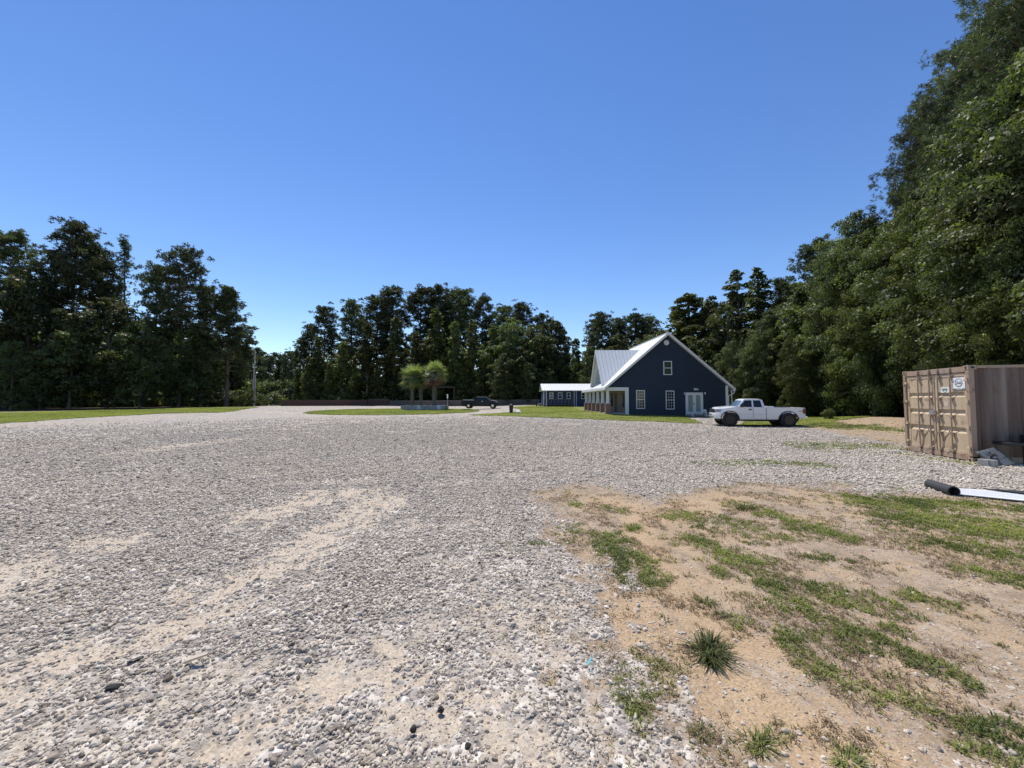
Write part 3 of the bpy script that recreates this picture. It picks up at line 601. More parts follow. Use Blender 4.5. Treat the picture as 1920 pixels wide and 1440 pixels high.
def tree(pk, px, top, Y, wf, label, group):
    if group == LG: Y = Y * 1.12 + 14
    if group in (MG, HG) and pk.startswith('pine'): wf *= 1.25
    if group == LG and pk.startswith('pine'): wf *= 1.08
    q = P(px, top, Y); b = P(px, 755, Y); x = b.x
    return plant(pk, x, Y, q.z - float(H(x, Y)), wf, label, group)
ORD = ['first', 'second', 'third', 'fourth', 'fifth', 'sixth', 'seventh', 'eighth', 'ninth', 'tenth', 'eleventh', 'twelfth', 'thirteenth', 'fourteenth', 'fifteenth', 'sixteenth', 'seventeenth', 'eighteenth', 'nineteenth', 'twentieth', 'twenty-first', 'twenty-second', 'twenty-third', 'twenty-fourth']
DESC = dict(pine='tall dark pine', pinefull='dark pine branched low', pinesparse='thin see-through pine', gum='narrow pointed leafy tree', oak='rounded leafy tree', nearpine='big dark pine', nearoak='big leafy tree', poplar='tall bright leafy tree', bush='shrub', dusty='shrub')
def row(lst, group, where):
    """lst of (proto, px, top, Y, wf[, own label]); labels count from the left within a kind"""
    byk = {}
    for e in lst: byk.setdefault(e[0].rstrip('0123456789'), []).append(e[1])
    for e in lst:
        k = e[0].rstrip('0123456789'); s_ = sorted(byk[k]); i = s_.index(e[1])
        lab = e[5] if len(e) > 5 else '%s, %s from left %s' % (DESC[k], ORD[i], where)
        tree(e[0], e[1], e[2], e[3], e[4], lab, group)
LG = 'trees of the wood on the left'; MG = 'trees behind the fence'; HG = 'trees behind the blue house'; RG = 'trees of the wood on the right'
row([('pine0', 10, 443, 47, 1.0, 'dark pine cut by the left edge of the photo'), ('pine1', 128, 430, 50, 1.05, 'tallest broad-topped pine in the left wood'),
     ('pine2', 92, 482, 49, .9, 'dark pine just left of the tallest pine in the left wood'), ('pine0', 170, 470, 52, .8, 'dark pine just right of the tallest pine in the left wood'),
     ('pinesparse', 228, 450, 54, .85, 'thin see-through pine standing against the sky in the left wood'), ('pine1', 335, 472, 52, 1.0, 'large round-topped pine right of the thin see-through pine'),
     ('pine2', 288, 505, 54, .95, 'pine tucked left of the large round-topped pine'), ('pine2', 378, 545, 56, .9, 'shorter pine right of the large round-topped pine'),
     ('pinefull', 425, 545, 56, 1.35, 'pine with low boughs at the right end of the left wood'), ('oak0', 45, 505, 46, .75, 'light green leafy tree near the left edge'),
     ('oak1', 200, 560, 47, .95, 'light green leafy tree below the thin see-through pine'), ('oak2', 262, 600, 47, .9), ('oak0', 130, 610, 44, .95), ('oak1', 20, 640, 41, .8), ('oak2', 75, 660, 42, .8),
     ('oak0', 320, 600, 52, .85), ('oak2', 375, 625, 54, .85), ('oak1', 345, 670, 53, .8), ('oak0', 215, 665, 46, .8), ('oak1', 400, 670, 60, .6)],
    LG, 'in the left wood')
row([('pine0', 605, 578, 104, .9), ('pine1', 657, 570, 106, 1.), ('pine1', 705, 562, 104, .95), ('pine0', 735, 544, 104, 1.05), ('pine2', 785, 547, 106, 1.2), ('pine0', 822, 541, 108, 1.), ('pine1', 848, 548, 110, .8),
     ('pine2', 873, 549, 106, 1.), ('pine2', 902, 561, 104, 1.), ('pine1', 582, 612, 108, .9), ('pine2', 562, 640, 112, .9), ('pine0', 945, 578, 100, 1.), ('pine1', 980, 573, 98, 1.), ('pine0', 1018, 592, 96, .9),
     ('gum0', 560, 690, 96, 1.), ('gum1', 595, 632, 95, 1.), ('gum0', 575, 668, 94, .9), ('gum2', 640, 640, 94, 1.), ('gum1', 688, 604, 93, 1.1), ('gum0', 736, 595, 94, 1.), ('gum2', 777, 622, 93, 1.), ('gum1', 817, 580, 94, 1.25),
     ('gum0', 853, 602, 92, 1.), ('gum2', 890, 600, 92, 1.05), ('gum1', 925, 608, 88, 1.1), ('gum0', 615, 680, 93, 1.1), ('gum0', 662, 690, 92, 1.2), ('gum2', 712, 675, 92, 1.1), ('gum0', 905, 680, 86, 1.2), ('gum2', 868, 690, 90, 1.1),
     ('oak0', 962, 596, 86, .9), ('oak1', 1005, 610, 84, .9), ('oak2', 1035, 600, 86, .9), ('oak0', 1055, 640, 84, .7), ('oak1', 950, 660, 80, .9), ('oak2', 990, 680, 78, .9), ('oak0', 1030, 690, 78, .8), ('oak1', 760, 690, 92, .9), ('oak2', 820, 680, 91, .9)],
    MG, 'behind the long fence')
row([('pine0', 1115, 602, 78, .8), ('pine1', 1130, 592, 76, 1.), ('pine2', 1160, 600, 78, 1.1), ('pine0', 1192, 592, 76, 1.1), ('pine1', 1222, 598, 76, 1.), ('oak0', 1085, 668, 92, .6), ('oak1', 1108, 650, 72, .7), ('oak2', 1150, 650, 68, .9), ('oak0', 1200, 640, 66, .9), ('oak1', 1245, 620, 64, .9),
     ('gum1', 1272, 572, 62, 1.6), ('gum0', 1302, 552, 60, 1.7), ('oak2', 1335, 560, 60, .9), ('poplar', 1395, 503, 56, 1.45, 'tall bright leafy tree standing highest just left above the white pickup'), ('poplar', 1430, 506, 53, 1.3, 'second tall bright leafy tree with a notched top above the white pickup'), ('oak0', 1370, 575, 54, .9), ('oak1', 1310, 640, 54, .9),
     ('pine2', 1470, 528, 52, 1., 'flat-topped brown-green pine left of the round-headed pine'), ('pine1', 1500, 540, 50, .9, 'lower pine directly left of the round-headed pine'), ('pine0', 1545, 458, 46, .9, 'round-headed pine standing clear against the sky right of the house')],
    HG, 'behind the blue house')
row([('nearoak1', 1375, 640, 45, .75), ('nearoak2', 1425, 620, 42, .8), ('nearoak0', 1490, 625, 37, .6, 'low rounded bright green tree behind the tail of the white pickup'), ('nearoak1', 1540, 590, 38, .7), ('nearoak2', 1450, 580, 44, .75),
     ('nearoak2', 1580, 530, 36, .7), ('nearoak1', 1605, 405, 34, .7), ('nearoak0', 1640, 440, 31.5, .75), ('nearoak2', 1640, 405, 33, .7), ('nearpine1', 1728, 350, 33, .7), ('nearpine0', 1750, 270, 31, .75), ('nearoak1', 1700, 410, 28.5, .7), ('nearoak0', 1760, 345, 27.5, .7),
     ('nearpine1', 1780, 190, 30, .88), ('nearoak2', 1800, 290, 25.5, .7), ('nearpine0', 1822, 105, 28, .85), ('nearpine1', 1895, 60, 27, .85), ('nearpine0', 1945, -40, 25, .9), ('nearoak0', 1850, 310, 22.5, .7), ('nearoak1', 1900, 240, 21, .75), ('nearoak2', 1900, 190, 24, .7),
     ('nearpine1', 2010, -160, 22.5, .95), ('nearoak0', 1935, 380, 18.5, .6), ('nearoak2', 1980, 130, 19.5, .8), ('nearoak1', 2070, 30, 18, .8), ('nearpine0', 2140, -220, 20, 1.)],
    RG, 'in the right wood')
# back ranks: seen only in the gaps
def rank(n, group, label, protos, fx, fy, hh, sd):
    r_ = random.Random(sd)
    for i in range(n):
        x = fx(i, r_); y = fy(i, r_, x); plant(r_.choice(protos), x, y, hh * r_.uniform(.8, 1.02), r_.uniform(.85, 1.15), label, group)
rank(22, 'back rank of the left wood', 'tree deep inside the left wood, seen only through gaps between the front trees', ['pine0', 'pine2', 'oak0', 'oak1', 'gum0'], lambda i, r: -140 + i * 2.95 + r.uniform(-1, 1), lambda i, r, x: 94 + r.uniform(-4, 6), 21, 1)
rank(30, 'back rank behind the fence', 'tree deep behind the fence, seen only through gaps between the front trees', ['pine0', 'pine2', 'gum0', 'oak1', 'gum2'], lambda i, r: -56 + i * 2.35 + r.uniform(-1, 1), lambda i, r, x: 114 + r.uniform(-4, 8), 19, 2)
rank(18, 'back rank behind the blue house', 'tree deep in the wood behind the house, seen only through gaps', ['oak0', 'oak1', 'gum0', 'oak2'], lambda i, r: 14 + i * 2.1 + r.uniform(-1, 1), lambda i, r, x: 78 - i * 1.5 + r.uniform(-3, 3), 13.5, 3)
rank(16, 'back rank of the right wood', 'tree deep inside the right wood, seen only through gaps between the front trees', ['oak0', 'oak1', 'oak2'], lambda i, r: 33 + (i % 8) * .9 + (i // 8) * 5 + r.uniform(-1, 1), lambda i, r, x: 44 - (i % 8) * 3.2 + r.uniform(-1, 1), 15, 4)
# far pines at the end of the drive
for i, (px, top) in enumerate([(462, 656), (478, 655), (490, 662), (503, 668), (516, 664), (528, 668), (540, 660), (552, 664), (450, 668), (435, 672)]):
    tree('pine%d' % (i % 3), px, top, 165 + (i * 7) % 20, 1.1, 'small distant pine, %s from the left in the gap beyond the utility pole' % ORD[sorted([462, 478, 490, 503, 516, 528, 540, 552, 450, 435]).index(px)], 'distant pines at the end of the drive')
def shrub(pk, px, py, h, wf, label):
    g = G(px, py); plant(pk, g.x, g.y, h, wf, label, None, name='shrub')
shrub('dusty', 402, 762, 4.6, 1., 'grey-purple rounded shrub under the pines at the end of the left wood')
shrub('bush', 459, 763, 3.6, .8, 'light green conical shrub just left of the utility pole')
shrub('bush', 40, 770, 1.2, 1.3, 'small yellow-green shrub in shade near the left edge')
shrub('bush', 575, 757, 3.2, 1.2, 'light green shrub above the left end of the red fence')
shrub('bush', 1555, 786, .8, 1.0, 'low bright shrub at the foot of the wood behind the pickup')
# undergrowth and far wood masses (uncountable)
def mass(name, spots, leaf, mat, seed, per, hgt):
    rs = np.random.RandomState(seed); S = np.array(spots, float); nb = len(S)
    n = nb * per; bi = np.repeat(np.arange(nb), per); d = unit(rs.normal(size=(n, 3))); d[:, 2] = np.abs(d[:, 2])
    rr = S[bi, 2] * (.5 + .55 * rs.rand(n)); C = np.stack([S[bi, 0], S[bi, 1], S[bi, 3]], -1) + d * rr[:, None]
    C[:, 2] += H(C[:, 0], C[:, 1]); L = leaf * (.6 + .8 * rs.rand(n)); V, Fc = rhombi(C, unit(d + rs.normal(size=(n, 3)) * .6), L, L * .6, rs)
    me = arr_mesh(name, V, Fc, M[mat]); face_attr(me, np.clip(rs.rand(nb)[bi] * .6 + rs.rand(n) * .4, 0, 1)); tag(link(name, me), kind='stuff')
rs = np.random.RandomState(77); sp = []
def along(pl, step, spread, rr, zz, lst=sp):
    for a, b in zip(pl[:-1], pl[1:]):
        a = np.array(a); b = np.array(b); L = np.linalg.norm(b - a); nrm = np.array([-(b - a)[1], (b - a)[0]]) / L
        for _ in range(int(L / step)):
            q = a + (b - a) * rs.rand() + nrm * spread * rs.rand(); r = rs.uniform(*rr); lst.append((q[0], q[1], r, rs.uniform(*zz)))
along([(-120, 70), (-85, 70), (-66, 74), (-54, 80), (-54, 92)], .25, 7, (.6, 1.6), (-.2, 2.2))
along([(-55, 101), (-20, 98), (6, 91)], .35, 5, (.7, 1.5), (-.2, 1.6))
mass('undergrowth', sp, .16, 'broad', 5, 220, 1)
sp2 = []; along([(25.5, 44), (28, 41), (31, 36), (33, 32), (30.5, 25), (26.5, 19), (24, 14), (23, 9)][::-1], .16, -5, (.4, 1.1), (-.2, 2.2), sp2)
mass('forest_edge_undergrowth', sp2, .10, 'broad', 6, 420, 1)
sp3 = []
for _ in range(3000):
    a = rs.uniform(-1.15, 1.15); 
    x = math.tan(a); y = 1
    dd = 150 if a < .15 else 150 - 95 * min(1, (a - .15) / .7)
    if a < -.60: dd = 112
    if -.615 < a < -.50: dd = 215
    q = dd * rs.uniform(1, 1.15) / math.hypot(x, 1)
    sp3.append((x * q, q, rs.uniform(1.5, 3.2), rs.uniform(-1, 12 if a > -.5 else (9 if a > -.61 else 14))))
for _ in range(500):
    a = rs.uniform(-.64, -.48); q = rs.uniform(215, 240); sp3.append((math.tan(a) * q, q, rs.uniform(2, 3.5), rs.uniform(-1, 15)))
mass('distant_wood', sp3, .55, 'broad', 8, 90, 1)
# ================================================================== PALMS AND PLANTER
def palm(px, py, Y, top, crown_px, label, seed, dry):
    rs = np.random.RandomState(seed); b = P(px, py, Y); zt = P(px, top, Y).z; h = zt - b.z
    root = empty('palm_tree', b, 0, label, 'palm tree', 'palm trees in the block planter')
    mb = MB(); k = 26
    mb.path([(math.sin(i / k * 2 + seed) * .08, 0, h * i / k) for i in range(k + 1)], [(.23 + .03 * (i % 2) + .05 * (i / k)) for i in range(k + 1)], 10)
    for i in range(70):   # cut frond boots
        z = h * (.25 + .75 * rs.rand()); a = rs.rand() * 6.28; r0 = .24
        mb.tube((math.cos(a) * r0, math.sin(a) * r0, z), (math.cos(a) * (r0 + .13), math.sin(a) * (r0 + .13), z + .2), .045, .02, 4)
    mb.build('trunk', M['palmbark'], root)
    Rc = crown_px / 720 * Y * .5; Vs = []; Fs = []; lv = []; dV = []; dF = []; dl = []
    st = MB()
    for i in range(46):
        el = rs.uniform(-.95, 1.4); az = rs.rand() * 6.283; low = el < (-2 if not dry else -.4)
        d = np.array([math.cos(az) * math.cos(el), math.sin(az) * math.cos(el), math.sin(el)]); Lp = Rc * rs.uniform(.35, .55); c = np.array([0, 0, h]) + d * Lp
        st.tube((0, 0, h - .1), tuple(c), .025, .015, 4)
        s_ = np.cross(d, [0, 0, 1.]); s_ /= np.linalg.norm(s_); u_ = np.cross(s_, d)
        for j in range(26):
            f = (j / 25 - .5) * 3.4; r_ = Rc * rs.uniform(.5, .62) * (1 - .12 * abs(f)); e = d * math.cos(f) + s_ * math.sin(f); tip = c + e * r_ + np.array([0, 0, -.35 * r_ * rs.rand() - .12 * r_ * abs(f)]) + u_ * .05
            wv = np.cross(e, u_); wv = wv / np.linalg.norm(wv) * .045; mid = c + (tip - c) * .5 + np.array([0, 0, .06 * r_]); T = (dV, dF, dl) if low and rs.rand() < .8 else (Vs, Fs, lv)
            o_ = len(T[0]); T[0].extend([c, mid + wv, tip, mid - wv]); T[1].append([o_, o_ + 1, o_ + 2, o_ + 3]); T[2].append(np.clip(.3 + .35 * rs.rand() + .25 * math.sin(el), 0, 1))
    st.build('frond_stalk', M['palm'], root)
    me = arr_mesh('palm_crown', Vs, Fs, M['palm']); face_attr(me, lv); link('crown', me, root)
    if dV: me = arr_mesh('palm_skirt', dV, dF, M['palmdry']); face_attr(me, dl); tag(link('dry_fronds', me, root), 'browned drooping fronds')
PY = 61.0
palm(772, 761, PY + .3, 706, 62, 'left palm of the three with the ridged grey trunk', 1, False)
palm(788.5, 759, PY + 1.6, 706, 46, 'middle palm of the three, set back with the smallest crown', 2, False)
palm(814, 761, PY, 703, 64, 'right palm of the three, with browned lower fronds', 3, True)
b0 = P(751, 769, 59.2); b1 = P(834, 769, 59.2)
root = empty('planter', ((b0.x + b1.x) / 2, 61, float(H(-13, 60))), 0, 'low oblong planter of grey concrete blocks under the palms', 'planter')
zt = P(790, 760, 59.2).z - root.location.z; W2 = (b1.x - b0.x) / 2; nb = 11
for i in range(nb):
    x0 = -W2 + 2 * W2 * i / nb
    for y0 in (-1.8, 1.6): MB().box(x0 + .01, x0 + 2 * W2 / nb - .01, y0, y0 + .2, -.2, zt - .012 * (i % 3)).build('block', [M['block'], M['conc'], M['block'], M['conc'], M['soffit']][(i * 3 + 2) % 5], root, .03)
for y in range(5):
    for sx in (-1, 1): MB().box(sx * W2 - .2 * (sx > 0), sx * W2 + .2 * (sx < 0), -1.59 + y * .64, -.97 + y * .64, -.2, zt - .01).build('block', M['block'], root, .015)
MB().box(-W2 + .21, W2 - .21, -1.59, 1.59, -.2, zt - .08).build('soil', simple('planter_soil', (.2, .16, .12), .95), root)
# ================================================================== BLUE HOUSE
HY = 39.0; hx0, hx1 = 11.75, 21.9; ridge = (15.85, 8.5); ez = 2.93; ex0, ex1 = 9.35, 22.45; HL = 12.0; hz = -.15
house = empty('house', (0, 0, 0), 0, 'navy blue two-storey gabled house with pale metal roof and left side porch', 'house')
def rz_(x): return ridge[1] - (ridge[1] - ez) * abs(x - ridge[0]) / (ridge[0] - ex0)
T_ = .16
wl = [(hx0, hz), (hx1, hz), (hx1, rz_(hx1) - T_), (ridge[0], ridge[1] - T_), (9.75, rz_(9.75) - T_), (9.75, 2.93), (hx0, 2.93)]
MB().prism(wl, 'y', HY, HY + .2).prism([(hx0, hz), (hx1, hz), (hx1, 3.1), (hx0, 3.1)], 'y', HY + HL - .4, HY + HL - .2).box(hx1 - .2, hx1, HY + .2, HY + HL - .4, hz, 3.2).build('wall', M['navy'], house)
MB().box(hx0, hx0 + .15, HY + .2, HY + HL - .4, hz, 3.3).build('porch_wall', M['taupe'], house, label='taupe board wall at the back of the porch')
MB().box(9.55, hx0 - .01, HY - .05, HY + HL, -.2, .36).build('porch_floor', M['conc'], house)
rf = MB()
for sgn in (0, 1):
    xe = ex0 if sgn == 0 else ex1; ze = rz_(xe)
    rf.prism([(xe, ze), ridge, (ridge[0], ridge[1] - .13), (xe, ze - .13)], 'y', HY - .38, HY + HL + .3)
roof = rf.build('roof', M['roof'], house)
# rake boards and soffits on the near gable
rk = MB()
for xe in (ex0, ex1):
    ze = rz_(xe); s_ = 1 if xe > 15 else -1
    rk.prism([(xe + .03 * s_, ze + .0), (ridge[0], ridge[1] + .04), (ridge[0], ridge[1] - .24), (xe + .03 * s_, ze - .26)], 'y', HY - .42, HY - .385)
rk.build('rake_board', M['white'], house)
sf = MB()
for xe in (ex0, ex1):
    ze = rz_(xe); sf.prism([(xe, ze - .135), (ridge[0], ridge[1] - .135), (ridge[0], ridge[1] - .19), (xe, ze - .19)], 'y', HY - .38, HY - .003)
sf.build('soffit', M['soffit'], house)
MB().box(ex1 - .1, ex1 + .05, HY - .38, HY + HL, rz_(ex1) - .27, rz_(ex1) - .13).build('gutter', M['white'], house)
MB().box(ex0 - .05, ex0 + .1, HY - .38, HY + HL + .3, rz_(ex0) - .27, rz_(ex0) - .13).build('gutter', M['white'], house)
# porch header, corner board, ceiling
MB().box(9.60, hx0 - .03, HY - .06, HY + .28, 2.60, 2.94).box(9.60, 9.86, HY + .29, HY + HL - .1, 2.60, 2.90).build('porch_beam', M['white'], house)
MB().box(9.87, hx0 - .02, HY + .3, HY + HL - .1, 2.74, 2.80).build('porch_ceiling', M['soffit'], house)
MB().box(hx0 - .28, hx0 + .08, HY - .07, HY - .004, .02, 2.94).build('corner_board', M['white'], house)
MB().box(hx1 - .22, hx1 + .03, HY - .05, HY - .004, -.1, rz_(hx1) - .2).build('corner_board', M['white'], house)
for i in range(6):
    y = HY + .16 + i * 2.22; c = MB().box(0, 0, 0, 0, 0, 0); c = MB()
    a, b_ = .15, .12; cx = 9.74
    c.add([(cx - a, y - a, 1.32), (cx + a, y - a, 1.32), (cx + a, y + a, 1.32), (cx - a, y + a, 1.32), (cx - b_, y - b_, 2.6), (cx + b_, y - b_, 2.6), (cx + b_, y + b_, 2.6), (cx - b_, y + b_, 2.6)],
          [(3, 2, 1, 0), (4, 5, 6, 7), (0, 1, 5, 4), (1, 2, 6, 5), (2, 3, 7, 6), (3, 0, 4, 7)])
    co_ = c.build('porch_column', M['white'], house)
    MB().box(cx - .26, cx + .26, y - .26, y + .26, -.1, 1.27).build('pedestal', M['brick'], co_)
    MB().box(cx - .29, cx + .29, y - .29, y + .29, 1.27, 1.33).build('cap', M['conc'], co_)
for i, y in enumerate((40.6, 42.3, 45.2, 48.2)):
    if i == 1: continue
    f = MB().box(hx0 - .03, hx0 - .002, y - .42, y + .42, .9, 2.4).build('window', M['dark'], house)
    MB().box(hx0 - .04, hx0 - .031, y - .35, y + .35, .97, 2.33).build('pane', M['glass'], f)
d_ = MB().box(hx0 - .04, hx0 - .002, 43.0, 43.95, .37, 2.45).build('door', M['oldwood'], house)
MB().tube((hx0 - .08, 43.15, 1.35), (hx0 - .04, 43.15, 1.35), .03, .03, 6).build('handle', M['steel'], d_)
def window(x0, x1, z0, z1, y, glass, rows, cols, parent=house, split=True, fw=.075):
    m = MB()
    m.box(x0, x0 + fw, y - .045, y - .003, z0, z1).box(x1 - fw, x1, y - .045, y - .003, z0, z1).box(x0 + fw, x1 - fw, y - .045, y - .003, z0, z0 + fw).box(x0 + fw, x1 - fw, y - .045, y - .003, z1 - fw, z1)
    if split: zm = (z0 + z1) / 2; m.box(x0 + fw, x1 - fw, y - .042, y - .003, zm - .03, zm + .03)
    o = m.build('window', M['white'], parent)
    MB().box(x0 + fw, x1 - fw, y - .02, y - .004, z0 + fw, z1 - fw).build('pane', M[glass], o)
    if cols:
        mu = MB()
        for i in range(1, cols): xx = x0 + fw + (x1 - x0 - 2 * fw) * i / cols; mu.box(xx - .010, xx + .010, y - .03, y - .021, z0 + fw, z1 - fw)
        for j in range(1, rows):
            if j * 2 == rows: continue
            zz = z0 + fw + (z1 - z0 - 2 * fw) * j / rows; mu.box(x0 + fw, x1 - fw, y - .034, y - .0305, zz - .010, zz + .010)
        mu.build('muntins', M['white'], o)
    return o
def wx(px): return (px - 960) / F * HY
def wz(py): return CAMZ + (750 - py) / F * HY
window(wx(1192.5), wx(1209), wz(766.5), wz(731.5), HY, 'glass', 6, 3); window(wx(1248), wx(1264), wz(767.5), wz(732.5), HY, 'glass', 6, 3)
window(wx(1244.5), wx(1260.5), wz(703), wz(676.8), HY, 'green_glass', 2, 0)
vt = MB().lathe([(.26, -.05), (.26, 0.)], (wx(1251), HY - .002, wz(642)), 'y', 24).build('gable_vent', M['white'], house)
sl_ = MB()
for k in range(7): zz = wz(642) - .18 + k * .06; hw = math.sqrt(max(.01, .21 ** 2 - (zz - wz(642)) ** 2)); sl_.box(wx(1251) - hw, wx(1251) + hw, HY - .062, HY - .053, zz - .012, zz + .012)
sl_.build('slats', M['soffit'], vt)
dx0, dx1, dz0, dz1 = wx(1285), wx(1317.5), wz(777), wz(736)
fr = MB().box(dx0, dx0 + .1, HY - .06, HY - .003, dz0, dz1).box(dx1 - .1, dx1, HY - .06, HY - .003, dz0, dz1).box(dx0 + .1, dx1 - .1, HY - .06, HY - .003, dz1 - .1, dz1).build('door_frame', M['white'], house)
mx_ = (dx0 + dx1) / 2
for a, b_ in ((dx0 + .105, mx_ - .005), (mx_ + .005, dx1 - .105)):
    d_ = MB().box(a, a + .15, HY - .05, HY - .003, dz0 + .02, dz1 - .105).box(b_ - .15, b_, HY - .05, HY - .003, dz0 + .02, dz1 - .105).box(a + .15, b_ - .15, HY - .05, HY - .003, dz0 + .02, dz0 + .28).box(a + .15, b_ - .15, HY - .05, HY - .003, dz1 - .25, dz1 - .105).build('door', M['white'], house)
    MB().box(a + .15, b_ - .15, HY - .03, HY - .004, dz0 + .28, dz1 - .25).build('pane', M['glass2'], d_)
    if a < mx_ - .5: MB().box(b_ - .1, b_ - .04, HY - .09, HY - .051, dz0 + .95, dz0 + 1.2).build('handle', M['dark'], d_)
for px in (1282, 1320.5):
    l_ = MB().box(wx(px) - .06, wx(px) + .06, HY - .12, HY - .003, wz(739), wz(735)).build('wall_lamp', M['dark'], house)
    MB().tube((wx(px), HY - .17, wz(739.5)), (wx(px), HY - .17, wz(735.5)), .05, .05, 8).build('lens', M['sign'], l_)
fl = MB().box(wx(1301), wx(1305), HY - .14, HY - .003, wz(731.5), wz(728)).build('flood_lamp', M['white'], house)
for s_ in (-.1, .1): MB().tube((wx(1303) + s_, HY - .15, wz(729)), (wx(1303) + s_ * 1.6, HY - .3, wz(730.5)), .05, .09, 8).build('lamp_head', M['white'], fl)
MB().tube((ex1 - .03, HY - .3, rz_(ex1) - .27), (ex1 - .08, HY - .3, rz_(ex1) - .5), .04).tube((ex1 - .08, HY - .3, rz_(ex1) - .5), (hx1 + .07, HY - .02, rz_(ex1) - .75), .04).tube((hx1 + .07, HY - .02, rz_(ex1) - .75), (hx1 + .07, HY - .02, -.1), .04).build('downspout', M['white'], house)
MB().box(wx(1284), wx(1319), HY - .95, HY - .01, -.1, dz0 + .01).build('door_step', M['conc'], house)
# cross gable over the porch
gy0, gy1, gym = 40.35, 46.25, 43.3; gp = 7.3; gb = 3.05; gxF = 9.45
def xmain(z): return ex0 + (z - ez) / (ridge[1] - ez) * (ridge[0] - ex0)
dr = MB(); th = .12
for ye in (gy0, gy1):
    zb = gb + .25; xb = xmain(zb) + .05; xt = xmain(gp) + .1
    A0 = (gxF, ye, zb); B0 = (gxF, gym, gp); C0 = (xt, gym, gp); D0 = (xb, ye, zb)
    dr.add([A0, B0, C0, D0] + [(p[0], p[1], p[2] - th) for p in (A0, B0, C0, D0)], [(0, 1, 2, 3), (7, 6, 5, 4), (0, 4, 5, 1), (1, 5, 6, 2), (2, 6, 7, 3), (3, 7, 4, 0)])
dor = dr.build('dormer_roof', M['roofx'], house)
gf = MB(); gf.prism([(gy0 + .35, rz_(10.15) + .02), (gy1 - .35, rz_(10.15) + .02), (gym, gp - .5)], 'x', 10.12, 10.3); gfo = gf.build('dormer_wall', M['gable'], house)
rb = MB()
for ye in (gy0, gy1):
    rb.add([(gxF - .03, ye, gb + .3), (gxF - .03, gym, gp + .05), (gxF - .03, gym, gp - .28), (gxF - .03, ye, gb + .02), (gxF - .002, ye, gb + .3), (gxF - .002, gym, gp + .05), (gxF - .002, gym, gp - .28), (gxF - .002, ye, gb + .02)], [(0, 1, 2, 3), (7, 6, 5, 4), (0, 4, 5, 1), (1, 5, 6, 2), (2, 6, 7, 3), (3, 7, 4, 0)])
rb.build('dormer_rake', M['white'], dor)
wn = MB().box(10.07, 10.117, gym - .5, gym + .5, 4.5, 5.7).build('window', M['white'], gfo); MB().box(10.05, 10.069, gym - .4, gym + .4, 4.6, 5.6).build('pane', M['glass'], wn)
MB().box(ridge[0] - .12, ridge[0] + .12, HY - .38, HY + HL + .3, ridge[1] - .03, ridge[1] + .035).build('ridge_cap', M['roof'], roof)
# things beside the door
g0 = wx(1283)
bn = empty('bench', (wx(1298), HY - 1.3, float(H(18, 37.5)) + .02), 0, 'low white bench with bags under the french doors', 'bench')
MB().box(-.75, .75, -.2, .2, .38, .44).build('seat', M['white'], bn, .01)
for sx in (-.65, .65):
    for sy in (-.15, .15): MB().box(sx - .04, sx + .04, sy - .04, sy + .04, 0, .38).build('leg', M['white'], bn)
def blob(name, loc, r, mat, seed, label, cat, sq=(1, 1, .6), amp=.35, n=2):
    rs_ = random.Random(seed); bm = bmesh.new(); bmesh.ops.create_icosphere(bm, subdivisions=n, radius=1)
    for v in bm.verts: k = 1 + amp * (rs_.random() - .5); v.co = Vector((v.co.x * r * sq[0] * k, v.co.y * r * sq[1] * k, v.co.z * r * sq[2] * k))
    me = bpy.data.meshes.new(name); bm.to_mesh(me); bm.free(); me.materials.append(mat); o = link(name, me); o.location = loc; o.rotation_euler = (0, 0, rs_.random() * 3)
    return tag(o, label, cat)
blob('bag', (wx(1307), HY - 1.3, bn.location.z + .57), .26, M['white2'], 4, 'pale bag slumped on the bench by the doors', 'bag')
# ================================================================== SMALL BLUE BUILDING
SY = 62.0; sz0 = float(H(9, 62))
cab = empty('cabin', (0, 0, 0), 0, 'long low blue cabin with white metal roof behind the house', 'cabin')
def sx_(px): return (px - 960) / F * SY
def szz(py): return CAMZ + (750 - py) / F * SY
x0, x1 = sx_(1019), 19.0; zt = szz(733)
MB().box(x0, x1, SY, SY + 5, sz0 - .3, zt).build('wall', M['navy2'], cab)
rf = MB().prism([(SY - .5, zt - .02), (SY + 2.5, szz(720.5)), (SY + 5.5, zt - .02), (SY + 5.5, zt + .08), (SY + 2.5, szz(719.5) + .1), (SY - .5, zt + .08)], 'x', x0 - .3, x1 + .3); rf.build('roof', M['roofx'], cab)
for a in ((1030, 1037.5), (1046, 1054.5), (1062.5, 1069.5), (1090, 1097)): window(sx_(a[0]), sx_(a[1]), szz(748), szz(736), SY, 'glass', 2, 0, cab)
MB().box(sx_(1076), sx_(1077), SY - .05, SY - .003, sz0, zt).box(sx_(1080), sx_(1081), SY - .05, SY - .003, sz0, zt).box(x0 - .01, x0 + .12, SY - .05, SY - .003, sz0, zt).build('corner_board', M['white'], cab)
dk = MB(); xa, xb_ = sx_(1019), sx_(1070)
dk.box(xa, xb_, SY - 1.6, SY - .06, sz0 + .25, sz0 + .35)
for i in range(9): xx = xa + (xb_ - xa) * i / 8; dk.box(xx - .04, xx + .04, SY - 1.6, SY - 1.52, sz0 - .1, sz0 + 1.25)
dk.box(xa, xb_, SY - 1.62, SY - 1.605, sz0 + 1.15, sz0 + 1.25); dk.box(xa, xb_, SY - 1.62, SY - 1.605, sz0 + .75, sz0 + .83)
dk.build('deck', M['oldwood'], cab)
MB().box(sx_(1022), sx_(1023), SY - 1.7, SY - 1.62, sz0, zt).build('porch_post', M['white'], cab)
